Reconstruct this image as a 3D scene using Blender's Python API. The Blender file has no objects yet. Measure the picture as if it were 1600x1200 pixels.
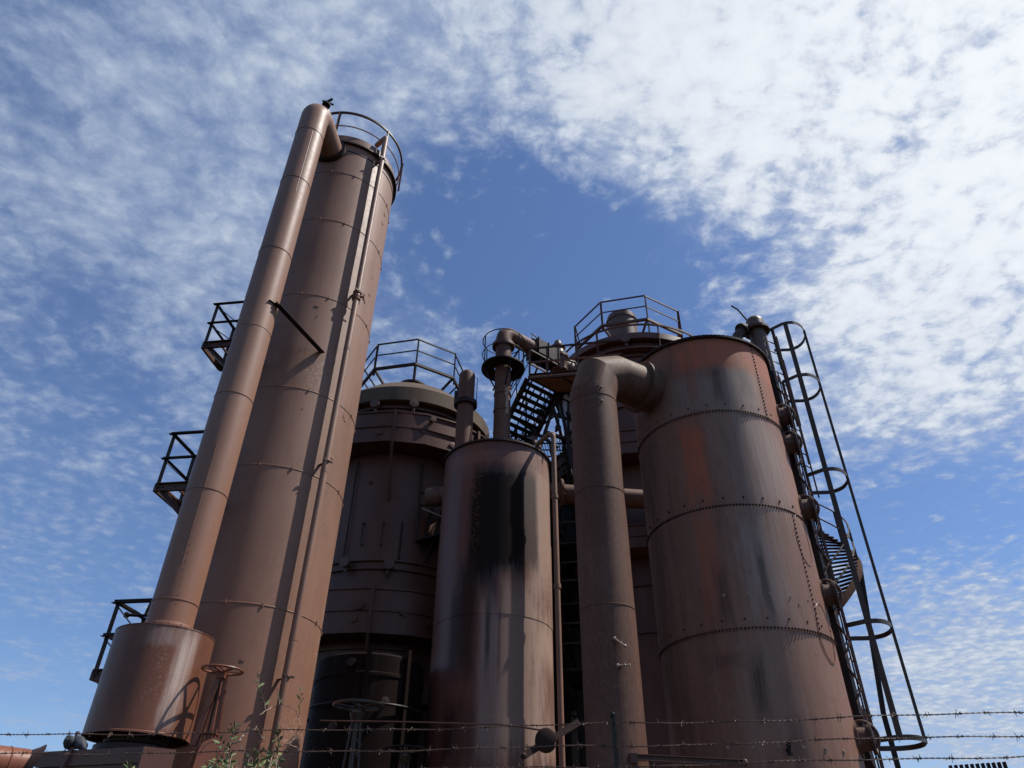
import bpy, bmesh, math, random
from math import radians as RAD, sin, cos, pi, atan2, sqrt
from mathutils import Vector as V, Matrix, noise
random.seed(7)
scene = bpy.context.scene
COL = scene.collection

# ------------------------------------------------------------------ camera
F, PITCH, ROLL, EYE = 1127.6, RAD(35.889), RAD(0.739), 1.6
FW = V((0, cos(PITCH), sin(PITCH))); UP0 = V((0, -sin(PITCH), cos(PITCH))); RT0 = V((1, 0, 0))
RT = RT0*cos(ROLL)+UP0*sin(ROLL); UPV = -RT0*sin(ROLL)+UP0*cos(ROLL)
cam = bpy.data.cameras.new('camera'); cam.sensor_width = 36; cam.lens = 36*F/1600
cam.clip_start = 0.05; cam.clip_end = 3000
co = bpy.data.objects.new('camera', cam); COL.objects.link(co)
m3 = Matrix((RT, UPV, -FW)).transposed()
co.matrix_world = Matrix.Translation((0, 0, EYE)) @ m3.to_4x4()
scene.camera = co
scene.render.resolution_x = 1024; scene.render.resolution_y = 768

# ------------------------------------------------------------------ view, sun
SUN_AZ, SUN_EL = 87, 57.5
scene.view_settings.view_transform = 'Standard'; scene.view_settings.look = 'None'
scene.view_settings.exposure = -0.02; scene.view_settings.gamma = 1
S = V((sin(RAD(SUN_AZ))*cos(RAD(SUN_EL)), cos(RAD(SUN_AZ))*cos(RAD(SUN_EL)), sin(RAD(SUN_EL))))
sl = bpy.data.lights.new('sun', 'SUN'); sl.energy = 5.0; sl.angle = RAD(0.53); sl.color = (1, .955, .89)
so = bpy.data.objects.new('sun', sl); COL.objects.link(so)
so.rotation_euler = S.to_track_quat('Z', 'Y').to_euler(); so.location = S*60

# ------------------------------------------------------------------ measuring helpers (sight lines from the camera, metres)
def ray(u, v):
    return (RT*((u-800)/F)+UPV*((600-v)/F)+FW).normalized()
def pd(u, v, D):
    d = ray(u, v); return V((0, 0, EYE))+d*(D/math.hypot(d.x, d.y))
def pz(u, v, z):
    d = ray(u, v); return V((0, 0, EYE))+d*((z-EYE)/d.z)
class Cyl:
    def __init__(s, az, D, R): s.az, s.D, s.R = RAD(az), D, R; s.c = V((D*sin(s.az), D*cos(s.az), 0))
    def at(s, ang, r=None, z=0):   # ang in degrees, 0 faces the photographer, + to the right
        r = s.R if r is None else r
        f = -s.c.normalized(); rt = V((-f.y, f.x, 0)); a = RAD(ang)
        return s.c+(f*cos(a)+rt*sin(a))*r+V((0, 0, z))
    def dirn(s, ang): return (s.at(ang, 1)-s.c)
def pc(u, v, T, R=None, back=False):
    R = T.R if R is None else R
    d = ray(u, v); a = d.x*d.x+d.y*d.y; b = d.x*T.c.x+d.y*T.c.y; di = b*b-a*(T.c.x**2+T.c.y**2-R*R)
    t = b/a if di < 0 else (b+(1 if back else -1)*sqrt(di))/a
    return V((0, 0, EYE))+d*t
def zc(u, v, T, R=None): return pc(u, v, T, R).z
def azpt(az, D, z): return V((D*sin(RAD(az)), D*cos(RAD(az)), z))

# ------------------------------------------------------------------ world: sky with a broken cloud sheet
class NT:
    def __init__(s, tree): s.t = tree; s.n = tree.nodes; s.l = tree.links
    def put(s, sock, val):
        if val is None: return
        if isinstance(val, bpy.types.NodeSocket): s.l.new(val, sock)
        else:
            try: sock.default_value = val
            except Exception: sock.default_value = (val[0], val[1], val[2], 1)
    def node(s, typ, **kw):
        nd = s.n.new(typ)
        for k, v in kw.items(): setattr(nd, k, v)
        return nd
    def m(s, op, a, b=None, c=None, clamp=False):
        nd = s.node('ShaderNodeMath', operation=op, use_clamp=clamp)
        s.put(nd.inputs[0], a); s.put(nd.inputs[1], b); s.put(nd.inputs[2], c); return nd.outputs[0]
    def vm(s, op, a, b=None, scale=None):
        nd = s.node('ShaderNodeVectorMath', operation=op)
        s.put(nd.inputs[0], a); s.put(nd.inputs[1], b)
        if scale is not None: s.put(nd.inputs['Scale'], scale)
        return nd.outputs['Value'] if op in ('DOT_PRODUCT', 'LENGTH') else nd.outputs[0]
    def noise(s, vec, scale, detail=6, rough=.55, dist=0, lac=2.0, col=False):
        nd = s.node('ShaderNodeTexNoise'); s.put(nd.inputs['Vector'], vec); s.put(nd.inputs['Scale'], scale)
        nd.inputs['Detail'].default_value = detail; nd.inputs['Roughness'].default_value = rough
        nd.inputs['Distortion'].default_value = dist; nd.inputs['Lacunarity'].default_value = lac
        return nd.outputs['Color' if col else 'Fac']
    def mr(s, v, a, b, c=0.0, d=1.0, typ='SMOOTHSTEP'):
        nd = s.node('ShaderNodeMapRange', interpolation_type=typ)
        for i, x in enumerate((v, a, b, c, d)): s.put(nd.inputs[i], x)
        return nd.outputs[0]
    def mix(s, f, a, b, blend='MIX'):
        nd = s.node('ShaderNodeMix', data_type='RGBA', blend_type=blend)
        s.put(nd.inputs[0], f); s.put(nd.inputs[6], a); s.put(nd.inputs[7], b); return nd.outputs[2]
    def scale3(s, vec, x, y, z): return s.vm('MULTIPLY', vec, (x, y, z))
    def sep(s, vec):
        nd = s.node('ShaderNodeSeparateXYZ'); s.put(nd.inputs[0], vec); return nd.outputs
    def comb(s, x, y, z):
        nd = s.node('ShaderNodeCombineXYZ')
        for i, q in enumerate((x, y, z)): s.put(nd.inputs[i], q)
        return nd.outputs[0]

world = bpy.data.worlds.new('World'); scene.world = world; world.use_nodes = True
w = NT(world.node_tree); w.n.clear()
sky = w.node('ShaderNodeTexSky', sky_type='NISHITA'); sky.sun_disc = False
sky.sun_elevation = RAD(SUN_EL); sky.sun_rotation = RAD(SUN_AZ)
sky.air_density = 1.0; sky.dust_density = 0.3; sky.ozone_density = 2.2
tc = w.node('ShaderNodeTexCoord').outputs['Generated']
dirv = w.vm('NORMALIZE', tc)
X, Y, Z = w.sep(dirv)
den = w.m('MAXIMUM', w.m('ADD', Z, 0.10), 0.06)
plane = w.comb(w.m('DIVIDE', X, den), w.m('DIVIDE', Y, den), 0.0)
warp = w.vm('SCALE', w.vm('SUBTRACT', w.noise(plane, 2.2, 4, .55, col=True), (.5, .5, .5)), scale=0.12)
pw = w.vm('ADD', plane, warp)
# cloud cover: broad patches of the sheet, each a direction, an angular size and an amount
BLOBS = [((1430, 60), 20, .60), ((1000, 90), 11, .36), ((1560, 380), 11, .20), ((1420, 440), 7, .14), ((1120, 270), 5, .20), ((980, 225), 4.5, .16),
         ((700, 20), 8, .20), ((330, 120), 12, .20), ((120, 350), 9, .12), ((330, 330), 8, .14),
         ((870, 390), 6.5, -.44), ((1060, 430), 7, -.46), ((750, 290), 5, -.40), ((820, 200), 2.0, -.10), ((1190, 400), 3.2, -.30),
         ((150, 560), 4.5, -.20), ((700, 420), 5, -.12), ((940, 320), 3, -.15),
         ((1450, 1000), 5, .50), ((1570, 1060), 4.5, .30), ((1370, 870), 4.5, -.34), ((1530, 830), 5, -.36), ((1480, 620), 4, .22), ((1250, 480), 3, .10),
         ((60, 650), 5, .14), ((80, 900), 5, .02), ((130, 1040), 5, -.04), ((680, 500), 3, .20)]
cov = None
for (u, v), sg, a in BLOBS:
    d = ray(u, v); sg = RAD(sg)
    e = w.m('EXPONENT', w.m('MULTIPLY', w.m('SUBTRACT', w.vm('DOT_PRODUCT', dirv, tuple(d)), 1.0), 1/(sg*sg)))
    e = w.m('MULTIPLY', e, a)
    cov = e if cov is None else w.m('ADD', cov, e)
big = w.noise(pw, 2.4, 9, .60)
grain = w.noise(w.vm('ADD', w.vm('MULTIPLY', pw, (1.0, 1.15, 1)), (3.1, 7.7, 0)), 26.0, 9, .62)
wc = w.vm('ADD', pw, w.vm('SCALE', w.vm('SUBTRACT', w.noise(pw, 22, 6, .65, col=True), (.5, .5, .5)), scale=.075))
vor = w.node('ShaderNodeTexVoronoi', feature='SMOOTH_F1'); w.l.new(wc, vor.inputs['Vector'])
vor.inputs['Scale'].default_value = 24; vor.inputs['Smoothness'].default_value = .45
puff = w.m('SUBTRACT', .42, vor.outputs['Distance'])
crack = w.noise(w.vm('ADD', wc, (8.0, 2.0, 0)), 7.0, 8, .62)
rside = w.mr(w.vm('DOT_PRODUCT', dirv, tuple(RT)), -.45, .10, .60, 1.0)
g1 = w.m('MULTIPLY', w.m('SUBTRACT', grain, .5), rside); puff = w.m('MULTIPLY', puff, rside); g2 = w.m('SUBTRACT', crack, .5)
tex = w.m('ADD', w.m('ADD', w.m('MULTIPLY', w.m('SUBTRACT', big, .5), 1.05), w.m('MULTIPLY', g1, 1.35)), w.m('ADD', w.m('MULTIPLY', puff, .62), w.m('MULTIPLY', g2, 1.0)))
val = w.m('ADD', w.m('ADD', cov, tex), 0.10)
dens = w.mr(val, 0.0, 0.80, 0, 1)
thick = w.mr(val, 0.30, 1.45)
veil = w.m('MULTIPLY', w.mr(w.m('ADD', cov, w.m('MULTIPLY', tex, .40)), -.15, .45), .42)
sund = w.m('EXPONENT', w.m('MULTIPLY', w.m('SUBTRACT', w.vm('DOT_PRODUCT', dirv, tuple(ray(1620, 20))), 1.0), 1/RAD(22)**2))
ccol = w.mix(thick, (4.5, 5.5, 7.4, 1), (7.9, 8.7, 9.7, 1))
ccol = w.mix(w.m('MULTIPLY', w.m('MULTIPLY', sund, .8), w.mr(val, .2, 1.0, .45, 1.0)), ccol, (12.2, 12.5, 12.8, 1))
skycol = w.mix(1.0, sky.outputs[0], (1.12, 1.26, 1.52, 1), 'MULTIPLY')
final = w.mix(w.m('MULTIPLY', dens, .95), w.mix(veil, skycol, (4.4, 5.5, 7.8, 1)), ccol)
bg = w.node('ShaderNodeBackground'); w.l.new(final, bg.inputs[0]); bg.inputs[1].default_value = 0.085
ow = w.node('ShaderNodeOutputWorld'); w.l.new(bg.outputs[0], ow.inputs[0])

# ------------------------------------------------------------------ materials
def rust(name, base, base2, streak=.35, rough=.45, fleck=(.20, .09, .05), fleckamt=.12, spec=.32, grad=None, patches=(), bump=.5, white=0.0, metallic=0.0, mottle=.12):
    """weathered paint over steel. patches: (angle, half angle, z0, z1, colour, strength, ragged) in the object's own frame"""
    wb = (.90, .725, .63)
    base = tuple(c*q for c, q in zip(base, wb))+(1,); base2 = tuple(c*q for c, q in zip(base2, wb))+(1,)
    m = bpy.data.materials.new(name); m.use_nodes = True; t = NT(m.node_tree); t.n.clear()
    P = t.node('ShaderNodeTexCoord').outputs['Object']
    x, y, z = t.sep(P)
    oi = t.node('ShaderNodeObjectInfo').outputs['Random']
    Pq = t.vm('ADD', P, t.comb(0.0, 0.0, t.m('MULTIPLY', oi, 9.0)))
    big = t.noise(t.scale3(Pq, 1, 1, .45), .9, 5, .55)
    col = t.mix(t.mr(big, .38, .62), base, base2)
    st = t.noise(t.scale3(Pq, 1, 1, .07), 7.0, 6, .62)
    drk = tuple(c*.42 for c in base[:3])+(1,)
    lgt = tuple(min(1, c*1.35+.02) for c in base[:3])+(1,)
    col = t.mix(t.m('MULTIPLY', t.mr(st, .52, .74), streak), col, drk)
    col = t.mix(t.m('MULTIPLY', t.mr(st, .46, .28), streak*.8), col, lgt)
    if grad:
        z0, z1, gc, ga = grad
        col = t.mix(t.m('MULTIPLY', t.mr(t.m('ADD', z, t.m('MULTIPLY', big, 2.0)), z0, z1), ga), col, (gc[0]*wb[0], gc[1]*wb[1], gc[2]*wb[2], 1))
    mt = t.noise(t.scale3(Pq, 1, 1, .55), 15, 8, .72)
    col = t.mix(t.mr(mt, .30, .50, mottle, 0), col, drk); col = t.mix(t.mr(mt, .50, .70, 0, mottle), col, lgt)
    if patches:
        ang = t.m('MULTIPLY', t.m('ARCTAN2', x, t.m('MULTIPLY', y, -1.0)), 180/pi)
        edge = t.m('SUBTRACT', t.noise(t.scale3(Pq, 1, 1, .10), 5.5, 8, .68), .5)
        drip = t.m('SUBTRACT', t.noise(t.scale3(Pq, 1, 1, .02), 11.0, 7, .75), .5)
        fine = t.m('SUBTRACT', t.noise(t.scale3(Pq, 1, 1, .5), 7.0, 9, .74), .5)
        strk = t.mr(t.noise(t.scale3(t.vm('ADD', Pq, (3, 5, 0)), 1, 1, .035), 20.0, 6, .7), .34, .60, .45, 1.0)
        for pp in patches:
            ac, aw, z0, z1, c, s_, rg = pp[:7]
            zz, hz = (z0+z1)/2, abs(z1-z0)/2
            sx = pp[7] if len(pp) > 7 else .35
            a = t.m('DIVIDE', t.m('ABSOLUTE', t.m('SUBTRACT', ang, ac)), aw)
            zd = t.m('SUBTRACT', z, zz)
            top = t.m('DIVIDE', zd, hz)
            bot = t.m('ADD', t.m('DIVIDE', zd, -hz), t.m('MULTIPLY', drip, -2.4*rg-.5))
            b = t.m('MAXIMUM', top, bot)
            d = t.m('SMOOTH_MAX', a, b, .25)
            d = t.m('ADD', d, t.m('ADD', t.m('MULTIPLY', edge, rg*2.0+.35), t.m('MULTIPLY', fine, rg*1.5+(.25 if s_ < .94 or s_ > 1 else .05))))
            mk = t.m('MULTIPLY', t.mr(d, 1+sx*.5, 1-sx), s_ if s_ < 1 else s_-1)
            mk = t.m('MULTIPLY', mk, strk) if s_ < .94 or s_ > 1 else mk
            if s_ > 1: mk = t.m('MULTIPLY', mk, t.mr(t.noise(Pq, 26, 4, .7), .54, .60))
            col = t.mix(mk, col, (c[0]*.92, c[1]*.78, c[2]*.70, 1))
    fn = t.noise(Pq, 34, 5, .65)
    f2 = t.noise(Pq, 2.3, 4, .6)
    fm = t.m('MULTIPLY', t.mr(t.m('ADD', fn, t.m('MULTIPLY', t.m('SUBTRACT', f2, .5), .7)), .62, .72), fleckamt*4, clamp=True)
    col = t.mix(fm, col, fleck+(1,))
    if white > 0:
        wn = t.noise(Pq, 48, 4, .6); w2 = t.noise(t.vm('ADD', Pq, (4, 2, 9)), 1.5, 4, .6)
        wm = t.m('MULTIPLY', t.mr(t.m('ADD', wn, t.m('MULTIPLY', t.m('SUBTRACT', w2, .5), 1.1)), .70, .76), white, clamp=True)
        col = t.mix(wm, col, (.48, .46, .42, 1))
    fine2 = t.noise(Pq, 120, 4, .6)
    col = t.mix(t.mr(fine2, .35, .7, 0, .22), col, drk)
    b = t.node('ShaderNodeBsdfPrincipled'); o = t.node('ShaderNodeOutputMaterial')
    t.l.new(col, b.inputs['Base Color'])
    r = t.m('ADD', rough-.10, t.m('MULTIPLY', t.noise(Pq, 9, 5, .6), .22))
    r = t.m('ADD', r, t.m('MULTIPLY', fm, .25), clamp=True)
    t.l.new(r, b.inputs['Roughness']); lum = t.m('MULTIPLY', t.sep(t.vm('MULTIPLY', col, (1, 1, 1)))[0], 1.0)
    t.l.new(t.mr(lum, .008, .05, .06, spec), b.inputs['Specular IOR Level'])
    b.inputs['Metallic'].default_value = metallic
    bp = t.node('ShaderNodeBump'); bp.inputs['Strength'].default_value = bump; bp.inputs['Distance'].default_value = .004
    hh = t.m('ADD', t.m('MULTIPLY', fn, .6), t.m('MULTIPLY', fine2, .35))
    t.l.new(hh, bp.inputs['Height']); t.l.new(bp.outputs[0], b.inputs['Normal'])
    t.l.new(b.outputs[0], o.inputs[0])
    return m
def plain(name, c, c2=None, rough=.6, scale=20, spec=.4):
    m = bpy.data.materials.new(name); m.use_nodes = True; t = NT(m.node_tree)
    b = t.n['Principled BSDF']; P = t.node('ShaderNodeTexCoord').outputs['Object']
    c2 = c2 or tuple(q*.6 for q in c)
    t.l.new(t.mix(t.mr(t.noise(P, scale, 5, .6), .35, .65), c+(1,), c2+(1,)), b.inputs['Base Color'])
    b.inputs['Roughness'].default_value = rough; b.inputs['Specular IOR Level'].default_value = spec
    return m

# ------------------------------------------------------------------ mesh builder
class MB:
    def __init__(s): s.v = []; s.f = []
    def add(s, vs, fs):
        o = len(s.v); s.v += [tuple(q) for q in vs]; s.f += [tuple(i+o for i in f) for f in fs]; return s
    def sweep(s, path, prof, up=None, closed=False, caps=True, scales=None):
        """prof: 2D points (side, up); path: points"""
        path = [V(p) for p in path]; n = len(path); k = len(prof); rings = []
        t0 = (path[1]-path[0]).normalized()
        if up is None: up = V((0, 0, 1)) if abs(t0.z) < .9 else V((0, 1, 0))
        upc = V(up)
        for i, p in enumerate(path):
            if closed: a = (path[i]-path[i-1]).normalized(); b = (path[(i+1) % n]-path[i]).normalized()
            else:
                a = (path[i]-path[i-1]).normalized() if i else (path[1]-path[0]).normalized()
                b = (path[i+1]-path[i]).normalized() if i < n-1 else a
            t = (a+b).normalized()
            if t.length < .5: t = b
            side = t.cross(upc)
            if side.length < 1e-5: side = t.cross(V((1, 0, 0)))
            side.normalize(); u = side.cross(t).normalized(); upc = u if not closed else V(up)
            mit = 1/max(.35, a.dot(t)) if i or closed else 1
            # mitre scale in the bend plane
            bend = (b-a)
            sc = scales[i] if scales else 1
            ring = []
            for (x, y) in prof:
                q = side*x*sc+u*y*sc
                if bend.length > 1e-4 and mit > 1.0001:
                    bn = bend-t*bend.dot(t)
                    if bn.length > 1e-6: bn.normalize(); q = q+bn*(q.dot(bn)*(mit-1))
                ring.append(p+q)
            rings.append(ring)
        vs = [q for r in rings for q in r]; fs = []
        for i in range(n if closed else n-1):
            for j in range(k):
                a_, b_ = i*k+j, i*k+(j+1) % k; c_, d_ = ((i+1) % n)*k+(j+1) % k, ((i+1) % n)*k+j
                fs.append((a_, b_, c_, d_))
        if caps and not closed: fs.append(tuple(range(k-1, -1, -1))); fs.append(tuple((n-1)*k+j for j in range(k)))
        return s.add(vs, fs)
    def tube(s, path, r, seg=10, closed=False, caps=True, scales=None):
        return s.sweep(path, [(r*cos(2*pi*j/seg), r*sin(2*pi*j/seg)) for j in range(seg)], closed=closed, caps=caps, scales=scales)
    def bar(s, a, b, w, h=None, up=None):
        h = h or w; return s.sweep([a, b], [(-w/2, -h/2), (w/2, -h/2), (w/2, h/2), (-w/2, h/2)], up=up)
    def bars(s, path, w, h=None, up=(0, 0, 1), closed=False):
        h = h or w; return s.sweep(path, [(-w/2, -h/2), (w/2, -h/2), (w/2, h/2), (-w/2, h/2)], up=up, closed=closed)
    def angle(s, a, b, w, t=.008, up=None, flip=1):
        f = flip; pr = [(0, 0), (w*f, 0), (w*f, t), (t*f, t), (t*f, w), (0, w)]
        if f < 0: pr = pr[::-1]
        return s.sweep([a, b], pr, up=up)
    def channel(s, a, b, w, h, t=.01, up=None):
        pr = [(-w/2, -h/2), (w/2, -h/2), (w/2, -h/2+t), (-w/2+t, -h/2+t), (-w/2+t, h/2-t), (w/2, h/2-t), (w/2, h/2), (-w/2, h/2)]
        return s.sweep([a, b], pr, up=up)
    def box(s, c, x, y, z, X=V((1, 0, 0)), Y=V((0, 1, 0)), Zv=V((0, 0, 1))):
        vs = [V(c)+X*(x/2*i)+Y*(y/2*j)+Zv*(z/2*k) for i in (-1, 1) for j in (-1, 1) for k in (-1, 1)]
        return s.add(vs, [(0, 1, 3, 2), (4, 6, 7, 5), (0, 4, 5, 1), (2, 3, 7, 6), (0, 2, 6, 4), (1, 5, 7, 3)])
    def lathe(s, o, axis, prof, seg=48, dent=0, a0=0, a1=360, caps=True, ref=None, seed=0):
        """prof: (r, h) along axis"""
        o = V(o); ax = V(axis).normalized()
        r1 = V(ref) if ref else (V((1, 0, 0)) if abs(ax.x) < .8 else V((0, 1, 0)))
        r1 = (r1-ax*r1.dot(ax)).normalized(); r2 = ax.cross(r1)
        full = abs(a1-a0-360) < 1e-6; ns = seg if full else seg+1
        vs = []
        for (r, h) in prof:
            for j in range(ns):
                a = RAD(a0+(a1-a0)*j/seg); rr = r
                if dent and r > .05:
                    q = V((cos(a)*1.1+seed*3.3, sin(a)*1.1, h*.55)); q2 = V((cos(a)*3+9+seed, sin(a)*3, h*1.5))
                    rr += dent*(noise.noise(q)*1.4+noise.noise(q2)*.5)
                vs.append(o+(r1*cos(a)+r2*sin(a))*rr+ax*h)
        fs = []
        for i in range(len(prof)-1):
            for j in range(seg):
                j2 = (j+1) % ns; fs.append((i*ns+j, i*ns+j2, (i+1)*ns+j2, (i+1)*ns+j))
        if caps and full:
            if prof[0][0] > 1e-4: fs.append(tuple(range(ns-1, -1, -1)))
            if prof[-1][0] > 1e-4: fs.append(tuple((len(prof)-1)*ns+j for j in range(ns)))
        return s.add(vs, fs)
    def ball(s, c, r, sx=1, sy=1, sz=1, seg=10, rings=6, M=None):
        vs = []; fs = []
        for i in range(rings+1):
            ph = pi*i/rings
            for j in range(seg):
                a = 2*pi*j/seg; q = V((r*sx*sin(ph)*cos(a), r*sy*sin(ph)*sin(a), r*sz*cos(ph)))
                if M: q = M @ q
                vs.append(V(c)+q)
        for i in range(rings):
            for j in range(seg): fs.append((i*seg+j, (i+1)*seg+j, (i+1)*seg+(j+1) % seg, i*seg+(j+1) % seg))
        return s.add(vs, fs)
    def rivet(s, p, nrm, r=.014, h=.012):
        nrm = V(nrm).normalized(); a = nrm.cross(V((0, 0, 1))); a = a.normalized() if a.length > .1 else V((1, 0, 0)); b = nrm.cross(a)
        vs = []; k = 6
        for rr, hh in ((r, -.003), (r*.8, h*.75)):
            for j in range(k): vs.append(V(p)+(a*cos(2*pi*j/k)+b*sin(2*pi*j/k))*rr+nrm*hh)
        vs.append(V(p)+nrm*h)
        fs = [(j, (j+1) % k, k+(j+1) % k, k+j) for j in range(k)]+[(k+j, k+(j+1) % k, 2*k) for j in range(k)]
        return s.add(vs, fs)
    def ringbolts(s, c, axis, R, n, r=.018, h=.03):
        ax = V(axis).normalized(); a = ax.cross(V((0, 0, 1))); a = a.normalized() if a.length > .1 else V((1, 0, 0)); b = ax.cross(a)
        for j in range(n):
            p = V(c)+(a*cos(2*pi*j/n)+b*sin(2*pi*j/n))*R; s.tube([p-ax*h, p+ax*h], r, 6)
        return s
    def build(s, name, mat, parent=None, smooth=True, ang=35, stuff=False, extra=None):
        nf = len(s.f)
        if extra: s.add(extra[0].v, extra[0].f)
        me = bpy.data.meshes.new(name); org = V((0, 0, 0)); rot = 0.0
        if parent is not None:
            mw = parent.get('_o', None)
            org = V(mw[:3]) if mw else V((0, 0, 0)); rot = mw[3] if mw else 0
        R = Matrix.Rotation(-rot, 3, 'Z')
        me.from_pydata([R @ (V(q)-org) for q in s.v], [], s.f); me.update()
        bm = bmesh.new(); bm.from_mesh(me); bmesh.ops.recalc_face_normals(bm, faces=bm.faces); bm.to_mesh(me); bm.free()
        me.materials.append(mat)
        if extra:
            me.materials.append(extra[1])
            for k in range(nf, len(me.polygons)): me.polygons[k].material_index = 1
        if smooth:
            me.polygons.foreach_set('use_smooth', [True]*len(me.polygons)); me.set_sharp_from_angle(angle=RAD(ang))
        o = bpy.data.objects.new(name, me); COL.objects.link(o)
        if parent is not None: o.parent = parent
        o['_o'] = (org.x, org.y, org.z, rot)
        if stuff: o['kind'] = 'stuff'
        return o
def thing(name, label, cat, loc, rot=0.0, group=None):
    o = bpy.data.objects.new(name, None); COL.objects.link(o); o.empty_display_size = .3
    o.location = loc; o.rotation_euler = (0, 0, rot); o['_o'] = (loc[0], loc[1], loc[2], rot)
    o['label'] = label; o['category'] = cat
    if group: o['group'] = group
    return o
def tag(o, label, cat, group=None):
    o['label'] = label; o['category'] = cat
    if group: o['group'] = group
    return o
def centre_origin(o):   # put a single-mesh thing's origin at its own base
    me = o.data; c = sum((v.co for v in me.vertices), V())/len(me.vertices); c.z = min(v.co.z for v in me.vertices)
    me.transform(Matrix.Translation(-c)); o.location = c; return o
def shellprof(R, z0, z1, seams=(), lap=.008, step=.3, bead=0.0):
    """lap > 0: each course laps over the one above it; bead: raised weld"""
    zs = sorted([s for s in seams if z0+.05 < s < z1-.05]); pr = []; lv = [z0]+zs+[z1]
    for i in range(len(lv)-1):
        a, b = lv[i], lv[i+1]; r = R+(lap if i % 2 == 0 else 0) if lap else R
        n = max(1, int((b-a)/step))
        aa, bb = (a+(.0006 if i else 0), b-(.0006 if i < len(lv)-2 else 0)) if lap else (a+(.012 if i else 0), b-(.012 if i < len(lv)-2 else 0))
        for k in range(n+1): pr.append((r, aa+(bb-aa)*k/n))
        if bead and i < len(lv)-2: pr += [(R+bead*.7, b-.009), (R+bead, b), (R+bead*.7, b+.009)]
    return pr
def facerot(T): return -T.az          # local -Y faces the photographer, +X is to the right
def base(T): return (T.c.x, T.c.y, 0)
def hoop(c, R, z, a0=0, a1=360, n=48, f=None, rt=None):
    f = f or V((0, -1, 0)); rt = rt or V((-f.y, f.x, 0)); 
    return [V((c.x, c.y, z))+(f*cos(RAD(a0+(a1-a0)*i/n))+rt*sin(RAD(a0+(a1-a0)*i/n)))*R for i in range(n+(0 if abs(a1-a0-360) < 1e-6 else 1))]
def Hoop(T, R, z, a0=0, a1=360, n=48): return hoop(T.c, R, z, a0, a1, n, -T.c.normalized())
def handwheel(mb_rim, mb_sp, c, R, n=5, tilt=(0, 0, 1), r=.018):
    ax = V(tilt).normalized(); a = ax.cross(V((0, 1, 0))).normalized(); b = ax.cross(a)
    mb_rim.tube([V(c)+(a*cos(2*pi*i/36)+b*sin(2*pi*i/36))*R for i in range(36)], r, 8, closed=True)
    for k in range(n):
        d = a*cos(2*pi*k/n+.4)+b*sin(2*pi*k/n+.4)
        mb_sp.sweep([V(c)+d*R*.12-ax*.02, V(c)+d*R*.6-ax*.012, V(c)+d*R*.99], [(-.018, -.009), (.018, -.009), (.018, .009), (-.018, .009)], up=ax)
    mb_sp.lathe(V(c)-ax*.045, ax, [(.045, 0), (.05, .02), (.045, .07), (.02, .08)], 12)

# the columns and tanks
T1 = Cyl(-19.807, 14, 1.327); P1 = Cyl(-24.98, 11.75, .327); DR = Cyl(-24.97, 11.75, .668)
T5 = Cyl(17.744, 15.5, 1.672); P4 = Cyl(7.8, 13.2, .503); T3 = Cyl(-1.25, 18.0, 1.471)
T2 = Cyl(-9.6, 22.4, 2.7); T6 = Cyl(11.76, 22.57, 2.7)

def patch(T, u0, v0, u1, v1, c, s_=.8, rg=.3, soft=.35):
    """where a stain or painted light and shade sits on a tank: its angle round the shell and its height"""
    f = -T.c.normalized(); rt = V((-f.y, f.x, 0)); um = (u0+u1)/2; vm_ = (v0+v1)/2
    def an(u, v):
        p = pc(u, v, T)-T.c; return math.degrees(atan2(p.x*rt.x+p.y*rt.y, p.x*f.x+p.y*f.y))
    a0, a1 = an(u0, vm_), an(u1, vm_); z0, z1 = pc(um, v1, T).z, pc(um, v0, T).z
    return ((a0+a1)/2, max(1.5, abs(a1-a0)/2), z0, z1, c, s_, rg, soft)

BROWN = (.205, .112, .080, 1); BROWN2 = (.165, .085, .060, 1); REDB = (.24, .112, .066, 1)
ORG = (.34, .115, .058); GREY = (.235, .205, .195); DKB = (.030, .017, .013); BLK = (.012, .009, .008); GRN = (.07, .085, .03)
M = {}
M['t1'] = rust('brown_tower_paint', (.325, .222, .172, 1), (.27, .178, .138, 1), .25, .50, fleckamt=.02, grad=(9.5, 3.0, (.265, .140, .092, 1), .9), white=.0,
    patches=[patch(T1, 470, 540, 515, 610, (.60, .52, .46), 1.6, .5, .8), patch(T1, 500, 870, 540, 1080, (.62, .56, .48), 1.75, .5, .8), patch(T1, 435, 1120, 490, 1200, (.60, .56, .50), 1.8, .5, .8), patch(T1, 440, 560, 560, 1100, (.50, .42, .36), 1.22, .8, .8),
             patch(T1, 500, 1000, 520, 1150, (.20, .17, .10), .6, .6, .7)])
M['p1'] = rust('brown_standpipe_paint', (.325, .215, .165, 1), (.28, .18, .136, 1), .12, .47, fleckamt=.02, grad=(10.0, 3.0, (.28, .145, .095, 1), .9))
M['drum'] = rust('rusty_drum_paint', (.21, .095, .058, 1), (.175, .085, .056, 1), .25, .42, fleckamt=.05, white=.0, mottle=.2,
    patches=[patch(DR, 266, 978, 298, 1120, (.62, .57, .53), .9, .25, .7), patch(DR, 225, 975, 290, 1010, (.42, .38, .36), .6, .7, .7), patch(DR, 225, 1000, 280, 1110, (.42, .34, .28), 1.35, .7, .8), patch(DR, 245, 1100, 280, 1140, (.40, .36, .34), .55, .8, .8),
             patch(DR, 180, 980, 215, 1120, (.13, .06, .042), .7, .3, .8)])
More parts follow.
